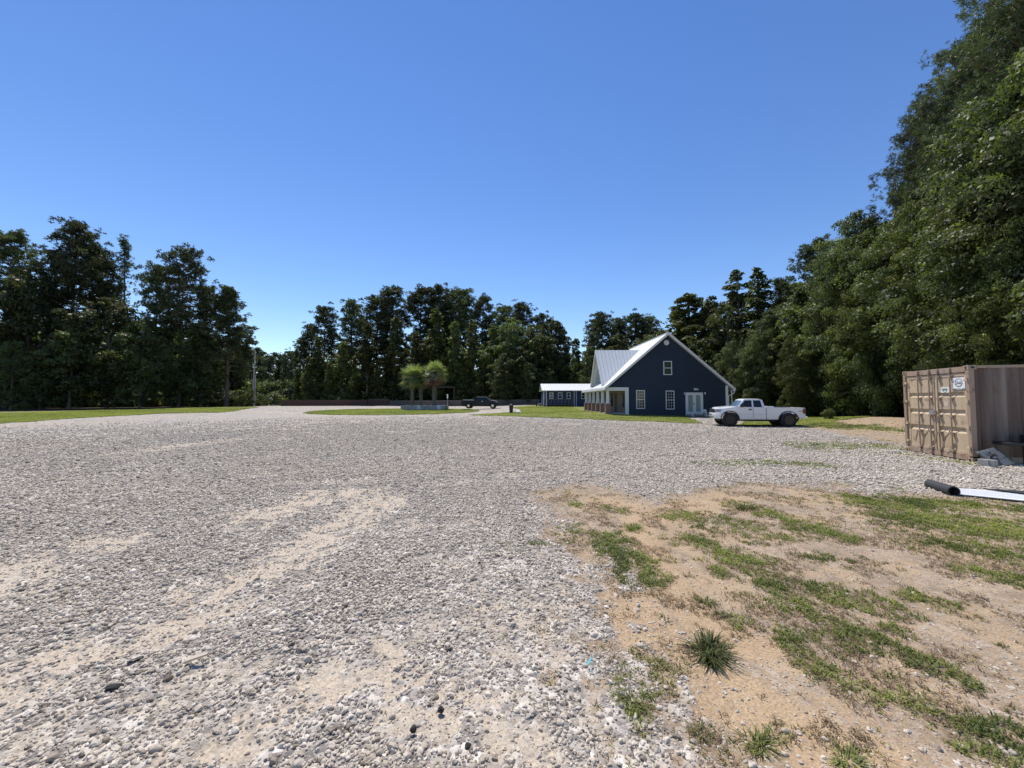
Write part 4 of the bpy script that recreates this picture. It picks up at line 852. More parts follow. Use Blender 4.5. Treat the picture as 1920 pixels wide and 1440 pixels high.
# ================================================================== FENCES
FY = 88.0
def fence(px0, px1, y0_, y1_, zoff, h, mat, name, label, rail):
    a = Vector(((px0 - 960) / F * y0_, y0_, 0)); b = Vector(((px1 - 960) / F * y1_, y1_, 0)); L = (b - a).length; an = math.atan2((b - a).y, (b - a).x)
    za, zb = float(H(a.x, a.y)) + zoff, float(H(b.x, b.y)) + zoff; r = empty(name, (a.x, a.y, za), an, label, 'fence'); sl = (zb - za) / L
    n = int(L / .15); m = MB()
    for i in range(n): x = i * .15; m.box(x, x + .14, -.02, 0, -.1 + sl * x, h + sl * x + .04 * rnd.random() - (.02 if i % 2 else 0))
    m.build('pickets', mat, r)
    m = MB(); m.box(0, L, .003, .05, .3, .38); m.box(0, L, .003, .05, h - .35, h - .27); m.build('rail', mat, r)
    for i in range(int(L / 2.4) + 1): MB().box(i * 2.4 - .05, i * 2.4 + .05, .051, .15, -.2, h + sl * i * 2.4).build('post', mat, r)
    if rail: MB().box(0, L, -.05, .15, h + .04, h + .08).build('top_rail', M['polewood'], r)
fence(527, 690, 84, 88, 0, 1.35, M['fence'], 'picket_fence', 'red-brown board fence along the far side of the drive', False)
fence(690.5, 730, 88, 88.2, 0, 1.45, M['fence'], 'picket_fence', 'short darker red board fence joining the long red fence to the rail fence', True)
fence(730.5, 1012, 88.2, 76, 0, 1.1, M['oldwood'], 'board_fence', 'low dark board fence with a pale top rail behind the palms', True)
# ================================================================== CONTAINER
A_ = Vector((12.21, 10.25, 0)); CR = math.atan2(-.261, .965)
ct = empty('shipping_container', (A_.x, A_.y, .0), CR, 'tan rusty steel shipping container with closed double doors', 'container')
W, Lc, Hc = 2.44, 6.06, 2.59
def bx(*a, m='tand', nm='frame', par=ct, bv=.008): return MB().box(*a).build(nm, M[m], par, bv)
fm = MB()
for y in (0.0, W - .1): fm.box(.0, .12, y, y + .1, .16, Hc - .12); fm.box(Lc - .12, Lc, y, y + .1, .16, Hc - .12)
fm.box(.01, .11, .101, W - .101, Hc - .17, Hc - .02).box(.01, .11, .101, W - .101, .04, .17)
fm.box(.18, Lc - .18, .0, .07, Hc - .08, Hc - .01).box(.18, Lc - .18, W - .07, W, Hc - .08, Hc - .01).box(.18, Lc - .18, .0, .07, .03, .17).box(.18, Lc - .18, W - .07, W, .03, .17).box(Lc - .1, Lc - .02, .101, W - .101, .04, Hc - .02)
fm.build('frame', M['tand'], ct, .006)
for x in (-.006, Lc - .172):
    for y in (-.006, W - .156):
        for z in (0.0, Hc - .118):
            c = MB().box(x, x + .178, y, y + .162, z, z + .118).build('corner_casting', M['tand'], ct, .008)
            MB().lathe([(.032, 0), (.032, .004)], (0, 0, 0), 'z', 12).build('hole', M['black'], c)
            h_ = [o for o in c.children][0] if c.children else None
            if h_: h_.rotation_euler = (0, -math.pi / 2, 0); h_.location = (x - .001, y + .08, z + .06); h_.scale = (1.2, .8, 1)
            if y < 0:
                h2 = MB().lathe([(.032, 0), (.032, .004)], (0, 0, 0), 'z', 12).build('hole', M['black'], c); h2.rotation_euler = (math.pi / 2, 0, 0); h2.location = (x + .09, y - .001, z + .06); h2.scale = (1.3, .9, 1)
def door(y0, y1):
    z0, z1 = .18, Hc - .185; prof = []; o_, i_ = .045, .088; g = [(.74, .90), (1.24, 1.39), (1.74, 1.88)]
    prof = [(o_, z0)]
    for a, b in g: prof += [(o_, a), (i_, a + .05), (i_, b), (o_, b + .004)]
    prof += [(o_, z1), (.11, z1), (.11, z0)]
    fr_ = .09; m = MB(); m.prism(prof, 'y', y0 + fr_, y1 - fr_)
    d = m.build('door', M['tan'], ct)
    MB().box(.036, .105, y0, y0 + fr_ - .001, z0, z1).box(.036, .105, y1 - fr_ + .001, y1, z0, z1).build('door_edge', M['tan'], d, .004)
    MB().box(.033, .0445, y0 + fr_, y1 - fr_, z0, z0 + .09).box(.033, .0445, y0 + fr_, y1 - fr_, z1 - .09, z1).build('door_rail', M['tan'], d, .003)
    return d
dn = door(.112, 1.212); df = door(1.228, W - .112)
MB().box(.022, .034, 1.205, 1.235, .2, Hc - .2).build('door_gasket', M['tand'], df)
for k, (y, d) in enumerate(((.61, dn), (1.04, dn), (1.36, df), (1.80, df))):
    b = MB().tube((-.005, y, .08), (-.005, y, Hc - .07), .017, .017, 10).build('lock_bar', M['tand'], d, 0, True)
    br = MB()
    for z in (.24, .72, 1.2, 1.7, Hc - .28): br.box(-.026, .035, y - .045, y + .045, z - .03, z + .03)
    br.box(-.03, .012, y - .04, y + .04, .05, .15).box(-.03, .012, y - .04, y + .04, Hc - .13, Hc - .03)
    br.build('bracket', M['tand'], b, .004)
    yy = y + (.0 if k % 2 else .0); sgn = 1 if k in (1, 2) else 1
    hd = MB().path([(-.035, y + .02, .80), (-.05, y + .08, .66), (-.04, y + .16, .62), (-.05, y + .22, .45), (-.04, y + .25, .30)], [.02, .02, .026, .02, .014], 6) if k in (0, 2) else MB().path([(-.035, y + .03, .72), (-.045, y + .07, .55), (-.04, y + .12, .38)], [.018, .018, .014], 6)
    hd.build('lock_handle', M['tand'], d)
for d, y in ((dn, .10), (df, W - .10)):
    for z in (.36, .92, 1.62, 2.2):
        MB().box(-.012, .03, y - .06, y + .06, z - .035, z + .035).tube((-.012, y - .055 * (1 if y < 1 else -1), z - .06), (-.012, y - .055 * (1 if y < 1 else -1), z + .06), .016).build('hinge', M['tan'], d, .003)
lk = MB().box(-.05, .03, 1.17, 1.30, 1.22, 1.36).build('lock_box', M['steel'], dn, .008)
MB().box(-.008, .0, 0, 0, 0, 0)
sg = MB().box(.026, .032, .16, .56, 1.95, 2.28).build('sign', M['sign'], dn, 0, False, 'white sign with a round emblem')
em = MB()
def ring(mb, cy, cz, r0, r1, x, n=28, a0=0, a1=6.2832, sq=1):
    vs = []; 
    for i in range(n + 1):
        a = a0 + (a1 - a0) * i / n
        for r in (r0, r1): vs.append((x, cy + r * math.cos(a) * sq, cz + r * math.sin(a)))
    mb.add(vs, [(2 * i, 2 * i + 1, 2 * i + 3, 2 * i + 2) for i in range(n)])
ring(em, .36, 2.13, .085, .108, .0235, a0=3.3, a1=6.1, sq=1.05); ring(em, .36, 2.13, .105, .118, .0235, a0=.3, a1=2.8, sq=1.15)
for k, (cy, cz, r) in enumerate(((.45, 2.15, .028), (.40, 2.15, .028), (.35, 2.14, .028), (.31, 2.15, .026), (.27, 2.16, .024))): ring(em, cy, cz, r * .55, r, .022, 12, .5 * k, .5 * k + 4.6, .9)
em.box(.0225, .0245, .22, .50, 2.105, 2.115); em.box(.0225, .0245, .44, .56, 1.952, 1.975); em.box(.0225, .0245, .16, .26, 1.952, 1.975); em.box(.0225, .0245, .29, .42, 1.965, 1.975)
em.build('emblem', M['ink'], sg)
sg2 = MB().box(.026, .032, .69, .98, 1.87, 2.03).build('sign', M['sign'], dn, 0, False, 'smaller white sign with green lines')
em = MB(); ring(em, .83, 1.92, .03, .042, .0235, 16, 0, 6.28, 1.6)
for k in range(4): em.box(.0225, .0245, .73 + .02 * (k % 2), .95 - .02 * (k % 3), 1.985 - k * .016, 1.991 - k * .016)
em.build('lettering', M['green'], sg2)
mk = MB(); ring(mk, .83, 1.55, 0.0, .085, .040, 20); mk.build('worn_mark', simple('worn_paint', (.58, .47, .36), .7), dn)
mk = MB().box(.037, .0435, 1.43, 1.46, 1.48, 1.56).build('sticker', M['sign'], df)
def corr(y, flip):
    prof = []; x = .13; st = [(0, 0), (.07, 0), (.14, 1), (.21, 1)]
    pts_ = []
    while x < Lc - .13:
        for a, b in st:
            if x + a < Lc - .12: pts_.append((x + a, y + (.05 * b if not flip else -.05 * b)))
        x += .28
    v = []; 
    for p in pts_: v += [(p[0], p[1], .171), (p[0], p[1], Hc - .081)]
    f = [(2 * i, 2 * i + 2, 2 * i + 3, 2 * i + 1) for i in range(len(pts_) - 1)]
    m = MB(); m.add(v, f); return m
corr(.012, False).build('side_panel', M['side'], ct); corr(W - .012, True).build('side_panel', M['side'], ct)
MB().box(.12, Lc - .1, .07, W - .07, Hc - .05, Hc - .03).build('roof_panel', M['side'], ct)
MB().box(.12, Lc - .1, .07, W - .07, .1, .16).build('floor_panel', M['dark'], ct)
tag(MB().box(0, .5, 0, .2, 0, .06).build('timber_block', M['conc'], None, .01), 'pale timber lying at the far bottom corner of the container', 'timber').location = tuple(G(1672, 850) + Vector((0, 0, .0)))
# ================================================================== DEBRIS BESIDE CONTAINER
def cl(x, y, z=0): return Vector((A_.x, A_.y, 0)) + Vector((x * math.cos(CR) - y * math.sin(CR), x * math.sin(CR) + y * math.cos(CR), z))
for i, (px, py) in enumerate(((1847.5, 876), (1857.5, 877))):
    g = G(px, py); o = MB().box(-.07, .07, -.1, .1, -.01, .195).build('cinder_block', M['block'], None, .008); o.location = g; o.rotation_euler = (0, 0, .15 + i * .1)
    tag(o, ['left grey cinder block of the pair beside the container', 'right grey cinder block of the pair beside the container'][i], 'cinder block', 'cinder blocks beside the container')
g = G(1893, 877)
pn = empty('scrap_panel', g + Vector((.05, .1, 0)), .05, 'grey dented panel leaning among scrap beside the container', 'scrap panel')
Mx = Matrix.Translation((0, .0, .02)) @ Matrix.Rotation(R(48), 4, 'X') @ Matrix.Rotation(R(12), 4, 'Z')
MB().box(-.32, .30, 0, .46, 0, .04, Mx).build('panel', M['panel'], pn, .01)
m = MB()
for k in range(16): a = rnd.uniform(-.3, .28); b = rnd.uniform(.02, .4); m.box(a, a + rnd.uniform(.01, .05), b, b + rnd.uniform(.01, .04), .042, .05, Mx)
m.build('torn_edge', M['black'], pn)
m = MB()
for k in range(9): m.box(-.32 + k * .07, -.30 + k * .07, .44, .50, 0, .03, Mx)
m.build('bracket', M['steel'], pn)
o = MB().path([(-.42, 0, .02), (-.3, .1, .22), (-.15, .12, .3)], [.03, .05, .03], 6).box(-.4, -.2, -.05, .25, .0, .1).build('scrap_lump', M['dark'], pn)
o = MB(); o.box(-.02, 2.4, 0, .5, .52, .6).box(.3, .36, .1, .16, 0, .52).box(2.0, 2.06, .1, .16, 0, .52).box(.5, 2.3, .05, .45, .6, .78)
o = o.build('work_table', M['black'], None, .02); o.location = cl(.35, -.62); o.rotation_euler = (0, 0, CR); tag(o, 'black low table with dark load against the container side', 'table')
# rolled membrane and white sheet
r0 = G(1744, 916); r1 = G(1787, 930)
rp = empty('rolled_membrane', r0 + Vector((0, 0, .085)), 0, 'dark grey roll of membrane lying at the end of the white sheet', 'roll')
dv = r1 - r0; dv.z = 0; dv = dv * 1.05
u = dv.normalized(); rr = .085
m = MB(); vs = []; n = 20; Lr = dv.length
prof = []
m.tube((0, 0, 0), tuple(dv), rr, rr, 24, False); m.tube(tuple(u * .004), tuple(dv - u * .004), rr - .018, rr - .018, 24, False)
for c0 in (Vector((0, 0, 0)), dv):
    uu = u.orthogonal().normalized(); ww = u.cross(uu); vs = []
    for k in range(24):
        a = 2 * math.pi * k / 24
        for r_ in (rr, rr - .018): vs.append(c0 + uu * math.cos(a) * r_ + ww * math.sin(a) * r_)
    m.add(vs, [(2 * k, 2 * k + 1, (2 * k + 3) % 48, (2 * k + 2) % 48) for k in range(24)])
m.build('roll', M['fabric'], rp, 0, True)
m = MB(); vs = []; uu = Vector((0, 0, 1)); ww = u.cross(uu); turns = 3
for k in range(61):
    a = k / 60 * turns * 6.283; r_ = .03 + (.062 - .03) * k / 60
    for c0 in (dv - u * .01, u * .01): vs.append(c0 + uu * math.cos(a) * r_ + ww * math.sin(a) * r_)
m.add(vs, [(2 * k, 2 * k + 1, 2 * k + 3, 2 * k + 2) for k in range(60)]); m.build('inner_layers', M['fabric'], rp)
shp = [G(1782, 919), G(1925, 928.5), G(1990, 936), G(1990, 949), G(1920, 943.5), G(1798, 931)]
m = MB(); top = [Vector((p.x, p.y, p.z + .045)) for p in shp]; n = len(top); m.add([tuple(p) for p in top] + [(p.x, p.y, p.z - .012) for p in top], [tuple(range(n)), tuple(range(2 * n - 1, n - 1, -1))] + [(i, (i + 1) % n, n + (i + 1) % n, n + i) for i in range(n)])
sh = m.build('flat_sheet', M['sheet']); tag(sh, 'white ribbed sheet lying flat on the ground beside the dark roll', 'sheet')
m = MB(); a0, a1, c0, c1 = top[0], top[2], top[5], top[3]
for k in range(1, 9):
    t = k / 9; p = a0.lerp(c0, t); q = a1.lerp(c1, t); s_ = Vector((0, 0, .004)); dd = Vector((0, .006, 0))
    m.add([p + s_ - dd, q + s_ - dd, q + s_ + dd, p + s_ + dd], [(0, 1, 2, 3)])
m.build('rib', M['sheetline'], sh)
m = MB(); fl_ = [top[0].lerp(top[1], .45), top[1], top[2], top[2].lerp(top[3], .5), top[0].lerp(top[2], .55) + Vector((0, -.10, 0))]
m.add([(p.x, p.y, p.z + .012) for p in fl_] + [(p.x, p.y, p.z + .03) for p in fl_], [(0, 1, 2, 3, 4), (9, 8, 7, 6, 5)] + [(i, (i + 1) % 5, 5 + (i + 1) % 5, 5 + i) for i in range(5)]); o = m.build('membrane_flap', M['fabric'], sh, label='grey membrane folded over part of the white sheet')
# ================================================================== PICKUPS
def arc(cx, cz, r, a0, a1, n): return [(cx + r * math.cos(R(a0 + (a1 - a0) * i / n)), cz + r * math.sin(R(a0 + (a1 - a0) * i / n))) for i in range(n + 1)]
def loft(prof, ys, fn, name, mat, par, smooth=True):
    m = MB(); n = len(prof); vs = []
    for y in ys:
        for (x, z) in prof: vs.append(fn(x, y, z))
    fs = [(k * n + i, k * n + (i + 1) % n, (k + 1) * n + (i + 1) % n, (k + 1) * n + i) for k in range(len(ys) - 1) for i in range(n)]
    fs += [tuple(range(n)), tuple(range((len(ys) - 1) * n, len(ys) * n))[::-1]]
    return m.add(vs, fs).build(name, mat, par, 0, smooth)
def pickup(loc, rz, label, paint, wb, tail, cab, rearcab, wr, bodyz, extended, chrome, plate4=False):
    """x to the rear, front axle at x=0; near side is y<0"""
    r = empty('pickup_truck', loc, rz, label, 'pickup truck')
    hw = .98; zb = bodyz; zs = zb + .78; zr = zb + 1.34
    ws, rt = cab[0], cab[1]; be = cab[2]
    P_ = M[paint]
    front = [(-.82, zb + .18), (-.84, zs - .32), (-.80, zs - .12), (-.70, zs - .03), (ws - .25, zs + .06), (ws, zs + .04), (be, zs + .0), (be, zb + .02), (.62, zb), (.58, zb + .02)]
    a = arc(0, wr, wr + .10, 10, 170, 12); front += [(p[0], max(p[1], zb + .02)) for p in a] + [(-.60, zb + .14)]
    ys = [-hw, -hw * .97, -hw * .86, -hw * .6, 0, hw * .6, hw * .86, hw * .97, hw]
    def fn(x, y, z):
        t = abs(y) / hw
        if x < -.3: x = x + .38 * t ** 3 * (min(1, (-.3 - x) / .5))
        if z > zs - .15: z = z + .035 * (1 - t ** 2) - (.05 * t ** 8 if x < ws else 0)
        return (x, y * (1 - .03 * max(0, (z - zb - .5))) * (1 if abs(y) < hw * .99 else 1 - .012), z)
    loft(front, ys, fn, 'body', P_, r)
    # bed
    bed = [(be + .03, zs + .0), (tail - .02, zs + .0), (tail, zs - .05), (tail, zb + .2), (tail - .05, zb + .12), (wb + wr + .16, zb + .04)]
    bed += [(p[0], max(p[1], zb + .03)) for p in arc(wb, wr, wr + .11, 8, 172, 12)] + [(wb - wr - .16, zb + .02), (be + .03, zb + .02)]
    for s_ in (-1, 1): loft(bed, [s_ * hw * .985, s_ * hw, s_ * hw * .93], lambda x, y, z: (x, y, z), 'bed_side', P_, r)
    MB().box(be + .04, tail - .05, -hw * .925, hw * .925, zb + .3, zb + .36).build('bed_floor', M['black'], r)
    MB().box(tail - .06, tail + .01, -hw * .92, hw * .92, zb + .25, zs).build('tailgate', P_, r, .015)
    MB().box(be + .04, be + .08, -hw * .92, hw * .92, zb + .3, zs - .03).build('bulkhead', P_, r)
    # cab glasshouse
    gh = [(ws - .02, zs + .01), (rt, zr - .05), (rt + .14, zr), (rearcab - .2, zr), (rearcab - .06, zr - .06), (be - .03, zs + .01)]
    def tumble(z): return hw * .93 - (z - zs) * .26
    def fg(x, y, z):
        sc_ = tumble(z) / hw; t = abs(y) / hw; return (x + (.10 * t ** 3 if x < rt + .2 else 0), y * sc_, z + .02 * (1 - t * t) * (z > zr - .1) - (.03 * t ** 6 if z > zr - .02 else 0))
    loft(gh, [-hw, -hw * .9, -hw * .5, 0, hw * .5, hw * .9, hw], fg, 'cab', P_, r)
    # side windows
    B = rt + (rearcab - rt) * extended
    for s_ in (-1, 1):
        for (q, nm) in (([(ws + .18, zs + .03), (B - .05, zs + .03), (B - .05, zr - .10), (rt + .16, zr - .10)], 'front_window'), ([(B + .05, zs + .03), (be - .20, zs + .03), (rearcab - .18, zr - .10), (B + .05, zr - .10)], 'rear_window')):
            m = MB(); v = [(x, s_ * (tumble(z) + .004), z) for x, z in q] + [(x, s_ * (tumble(z) - .01), z) for x, z in q]
            m.add(v, [(0, 1, 2, 3), (7, 6, 5, 4), (0, 4, 5, 1), (1, 5, 6, 2), (2, 6, 7, 3), (3, 7, 4, 0)]).build(nm, M['carglass'], r)
        dr_ = MB(); x_ = B - .01; dr_.box(x_, x_ + .012, s_ * hw * 1.0 - .004, s_ * hw * 1.0 + .004, zb + .1, zs - .02); dr_.build('door_seam', M['dark'], r)
        MB().box(B - .26, B - .10, s_ * (hw + .004) - .02, s_ * (hw + .004) + .02, zs - .17, zs - .10).build('door_handle', M['black'] if chrome else M['chrome'], r, .008)
        MB().box(ws + .18, ws + .34, s_ * (hw + .13) - .09, s_ * (hw + .13) + .09, zs + .02, zs + .24).box(ws + .26, ws + .32, s_ * hw - .06, s_ * (hw + .1), zs + .03, zs + .07).build('mirror', M['black'], r, .03)
        MB().box(.5, be + .0, s_ * hw * .995 - .012, s_ * hw * .995 + .012, zb + .33, zb + .37).build('side_moulding', M['soffit'] if chrome else M['black'], r)
        for cx_w in (0, wb):
            m = MB(); o1 = arc(cx_w, wr, wr + .125, 8, 172, 16); i1 = arc(cx_w, wr, wr + .085, 8, 172, 16); v = []
            for (p, q) in zip(o1, i1):
                for yy in (s_ * (hw - .03), s_ * (hw + .045)): v += [(p[0], yy - s_ * .03, p[1]), (q[0], yy, q[1])]
            m.add(v, [(4 * i + a_, 4 * i + b_, 4 * (i + 1) + b_, 4 * (i + 1) + a_) for i in range(16) for a_, b_ in ((0, 1), (1, 3), (3, 2), (2, 0))]).build('fender_flare', M['black'], r)
            wl_ = MB().lathe([(.60 * wr, -.15), (wr * .93, -.15), (wr, -.11), (wr, .11), (wr * .93, .15), (.60 * wr, .15)], (cx_w, s_ * (hw - .12), wr), 'y', 30)
            for k in range(30):
                a_ = k / 30 * 6.2832; cx0 = cx_w + math.cos(a_) * wr; cz0 = wr + math.sin(a_) * wr
                Mw = Matrix.Translation((cx0, s_ * (hw - .12), cz0)) @ Matrix.Rotation(-a_, 4, 'Y'); wl_.box(-.012, .010, -.13, .13, -.022, .022, Mw)
            ty = wl_.build('wheel', M['rubber'], r)
            rim = MB().lathe([(.60 * wr, -.06), (.60 * wr, .0), (.56 * wr, .005), (.52 * wr, -.04)], (cx_w, s_ * (hw + .02), wr), 'y', 24)
            for k in range(6):
                a_ = k / 6 * 6.2832; Mw = Matrix.Translation((cx_w, s_ * (hw + .02), wr)) @ Matrix.Rotation(a_, 4, 'Y'); rim.box(.04, .56 * wr, -.02, .015, -.035, .035, Mw)
            rim.lathe([(.07, -.03), (.07, .03)], (cx_w, s_ * (hw + .02), wr), 'y', 12); rim.build('rim', M['rimd'] if chrome else M['chrome'], ty)
            if chrome:
                nb_ = MB()
                for k in range(6): a_ = (k + .5) / 6 * 6.2832; nb_.tube((cx_w + math.cos(a_) * .11, s_ * (hw + .035), wr + math.sin(a_) * .11), (cx_w + math.cos(a_) * .11, s_ * (hw + .055), wr + math.sin(a_) * .11), .02, .02, 6)
                for k in range(3): a_ = (3.7 + k * .55); nb_.box(cx_w + math.cos(a_) * .2 - .025, cx_w + math.cos(a_) * .2 + .025, s_ * (hw + .03) - .01, s_ * (hw + .03) + .01, wr + math.sin(a_) * .2 - .02, wr + math.sin(a_) * .2 + .02)
                nb_.build('lug', M['chrome'], ty)
        hl = MB(); hl.add([(-.80, s_ * .55, zs - .31), (-.60, s_ * .90, zs - .31), (-.38, s_ * .975, zs - .28), (-.38, s_ * .965, zs - .13), (-.60, s_ * .88, zs - .11), (-.78, s_ * .55, zs - .12),
                           (-.70, s_ * .55, zs - .31), (-.52, s_ * .84, zs - .31), (-.36, s_ * .90, zs - .28), (-.36, s_ * .90, zs - .13), (-.52, s_ * .84, zs - .11), (-.68, s_ * .55, zs - .12)],
                          [(0, 1, 4, 5), (1, 2, 3, 4), (6, 7, 10, 11)[::-1], (7, 8, 9, 10)[::-1], (0, 5, 11, 6), (2, 8, 9, 3), (0, 6, 7, 1), (1, 7, 8, 2), (5, 4, 10, 11), (4, 3, 9, 10)]).build('headlight', M['headl'], r)
        MB().box(tail - .12, tail + .015, s_ * hw - .03, s_ * hw + .012, zs - .38, zs - .05).build('tail_light', M['redl'], r, .01)
    # windscreen
    yb, yt = tumble(zs) * .92, tumble(zr - .08) * .92; f0 = [(ws + .0, zs + .06), (rt + .0, zr - .09)]
    def wsx(z, y): t = (z - zs - .01) / (zr - .05 - zs - .01); return ws - .02 + (rt - ws + .02) * t + .10 * (abs(y) / tumble(z)) ** 3 - .006
    v = []; zz = [zs + .05, zr - .10]; yy = [-1, -.6, 0, .6, 1]
    for z, hy in zip(zz, (yb, yt)):
        for k in yy: v.append((wsx(z, k * hy * .95) - .012, k * hy, z))
    MB().add(v, [(i, i + 1, i + 6, i + 5) for i in range(4)]).build('windscreen', M['wsglass'], r)
    # grille, bumpers
    g = MB().box(-.875, -.80, -.52, .52, zs - .36, zs - .10).build('grille', M['black'], r, .02)
    gb_ = MB().box(-.89, -.876, -.52, .52, zs - .13, zs - .10).box(-.89, -.876, -.52, .52, zs - .36, zs - .33)
    if chrome:   # three raised block letters on the grille
        for k, c in enumerate('GMC'):
            y0 = .2 - k * .16; z0, z1, th_ = zs - .28, zs - .18, .018
            if c in 'GC': gb_.box(-.895, -.877, y0 - .10, y0, z1 - th_, z1).box(-.895, -.877, y0 - .10, y0, z0, z0 + th_).box(-.896, -.8765, y0 - .018, y0 + .001, z0 + .002, z1 - .002)
            if c == 'G': gb_.box(-.896, -.8765, y0 - .101, y0 - .083, z0 + .001, z0 + .055).box(-.895, -.877, y0 - .10, y0 - .05, z0 + .045, z0 + .06)
            if c == 'M': gb_.box(-.895, -.877, y0 - .10, y0 - .082, z0, z1).box(-.895, -.877, y0 - .018, y0, z0, z1).box(-.895, -.877, y0 - .059, y0 - .041, z0 + .03, z1 - .02).box(-.896, -.8765, y0 - .08, y0 - .02, z1 - .03, z1 - .012)
    gb_.build('grille_trim', M['chrome'], g)
    bp = [(-.98, zb + .02), (-1.0, zb + .30), (-.96, zs - .37), (-.80, zs - .38), (-.80, zb + .02)]
    def fb(x, y, z): t = abs(y) / hw; return (x + .40 * t ** 3, y * 1.0, z + .02 * t)
    bo = loft(bp, [-hw, -hw * .9, -hw * .65, 0, hw * .65, hw * .9, hw], fb, 'front_bumper', M['truckw'] if chrome else M['black'], r)
    MB().box(-1.005, -.985, -.42, .42, zb + .06, zb + .15).box(-1.003, -.97, -.48, .48, zb + .28, zb + .33).build('air_slot', M['black'], bo)
    for s_ in (-1, 1): MB().lathe([(.07, -.01), (.07, .01)], (0, 0, 0), 'y', 14).build('fog_lamp', M['headl'], bo).matrix_local = Matrix.Translation((-.945, s_ * .66, zb + .17)) @ Matrix.Rotation(R(90) - s_ * .35, 4, 'Z')
    MB().box(tail + .01, tail + .16, -hw * .9, hw * .9, zb + .12, zb + .26).build('rear_bumper', M['chrome'] if chrome else M['black'], r, .02)
    MB().box(-.5, tail - .2, -.5, .5, zb - .12, zb + .1).tube((0, -.8, wr), (0, .8, wr), .05).tube((wb, -.8, wr), (wb, .8, wr), .07).build('chassis', M['black'], r)
    return r
fx_ = 14.30; fy_ = 25.25; rx_ = 17.57; ry_ = 24.45
dl = Vector((rx_ - fx_, ry_ - fy_, 0)); yaw = math.atan2(dl.y, dl.x); near = Vector((fx_, fy_, 0)); lat = Vector((-math.sin(yaw), math.cos(yaw), 0))
c0 = near + lat * .98
tw = pickup((c0.x, c0.y, float(H(15.9, 25.3)) + .02), yaw, 'white extended-cab pickup truck with black wheels parked on the gravel', 'truckw', dl.length, 4.30, (.42, .78, 2.10), 2.02, .455, .47, .48, True)
bh = MB().box(2.16, 2.62, -.80, .80, 1.24, 1.33).box(2.16, 2.60, -.78, .78, .95, 1.239).build('tool_box', M['truckw'], tw, .02)
# decal letters 4X4 on the bed side
m = MB(); y_ = -.98 - .004
def stroke(a, b, w_=.016): 
    d = Vector((b[0] - a[0], 0, b[1] - a[1])); n_ = Vector((d.z, 0, -d.x)).normalized() * w_ / 2; m.add([Vector((a[0], y_, a[1])) - n_, Vector((b[0], y_, b[1])) - n_, Vector((b[0], y_, b[1])) + n_, Vector((a[0], y_, a[1])) + n_], [(0, 1, 2, 3)])
for k, ch in enumerate('4X4'):
    x = 3.93 + k * .09; z = .98
    if ch == '4': stroke((x + .05, z), (x + .05, z + .09)); stroke((x, z + .03), (x + .065, z + .03)); stroke((x, z + .03), (x + .04, z + .09))
    else: stroke((x, z), (x + .06, z + .09)); stroke((x, z + .09), (x + .06, z))
m.build('decal', simple('decal_red', (.35, .15, .13), .5), tw)
# dark pickup, nose to the right
p = P(938, 755, 58.5); tdk = pickup((p.x - 1.1, 59.4, float(H(-2, 59)) - .0), math.pi - .06, 'dark navy crew-cab pickup truck parked beyond the palms', 'truckd', 3.70, 4.85, (.40, .95, 2.75), 2.62, .42, .45, .5, False)
MB().box(2.9, 4.6, -.75, .75, 1.26, 1.34).build('bed_load', M['steel'], tdk, .02)
# ================================================================== YARD THINGS
def at(px, py): return G(px, py)
g = P(473, 763, 72); gz_ = float(H(g.x, 72)); hp = P(477, 657, 72).z - gz_
up = empty('utility_pole', (P(473, 763, 72).x, 72, gz_), 0, 'tall wooden utility pole beside the drive at the left wood end', 'utility pole')
MB().path([(0, 0, -.3), (.12, 0, hp * .5), (.28, 0, hp)], [.17, .15, .11], 10).build('pole', M['polewood'], up, 0, True)
MB().path([(.42, .05, -.2), (.40, .05, 3.0), (.40, .05, 6.0)], [.05, .05, .045], 8).build('conduit', M['soffit'], up)
MB().box(-.6, 1.1, -.05, .05, hp - .9, hp - .78).tube((-.5, 0, hp - .78), (-.5, 0, hp - .6), .05).tube((1.0, 0, hp - .78), (1.0, 0, hp - .6), .05).build('crossarm', M['oldwood'], up)
g = P(504, 752, 110); tk = empty('propane_tank', (g.x, 110, float(H(g.x, 110))), 0, 'white rounded tank far off at the end of the drive', 'tank')
MB().lathe([(.05, -1.3), (.45, -1.2), (.62, -.9), (.62, .9), (.45, 1.2), (.05, 1.3)], (0, 0, 1.35), 'y', 16).build('tank', M['white2'], tk, 0, True)
for s_ in (-.7, .7): MB().box(-.4, .4, s_ - .08, s_ + .08, 0, .8).build('leg', M['conc'], tk)
g = at(958.5, 768.5); hb = P(958, 759, g.y).z - g.z
bn_ = empty('trash_bin', g, 0, 'round black trash bin at the corner of the house lawn', 'trash bin'); MB().lathe([(.20, 0), (.25, hb * .9), (.27, hb * .9), (.27, hb * .97), (.2, hb)], (0, 0, 0), 'z', 18).build('body', M['black'], bn_, 0, True); MB().lathe([(.05, hb), (.08, hb + .06), (.04, hb + .1)], (0, 0, 0), 'z', 10).build('lid_knob', M['soffit'], bn_)
g = at(972.5, 768); blob('bag', g + Vector((0, 0, .12)), .30, M['white2'], 9, 'white bag lying on the grass beside the trash bin', 'bag', (1.3, .8, .6))
g = at(1006, 762); po = empty('lamp_post', g, 0, 'short black post standing on the lawn before the cabin', 'post'); hh = P(1006, 741, g.y).z - g.z
MB().box(-.09, .09, -.09, .09, -.1, hh * .55).build('base', M['black'], po, .01); MB().tube((0, 0, hh * .55), (0, 0, hh), .04).box(-.1, .1, -.1, .1, hh - .12, hh).build('upper_post', M['black'], po)
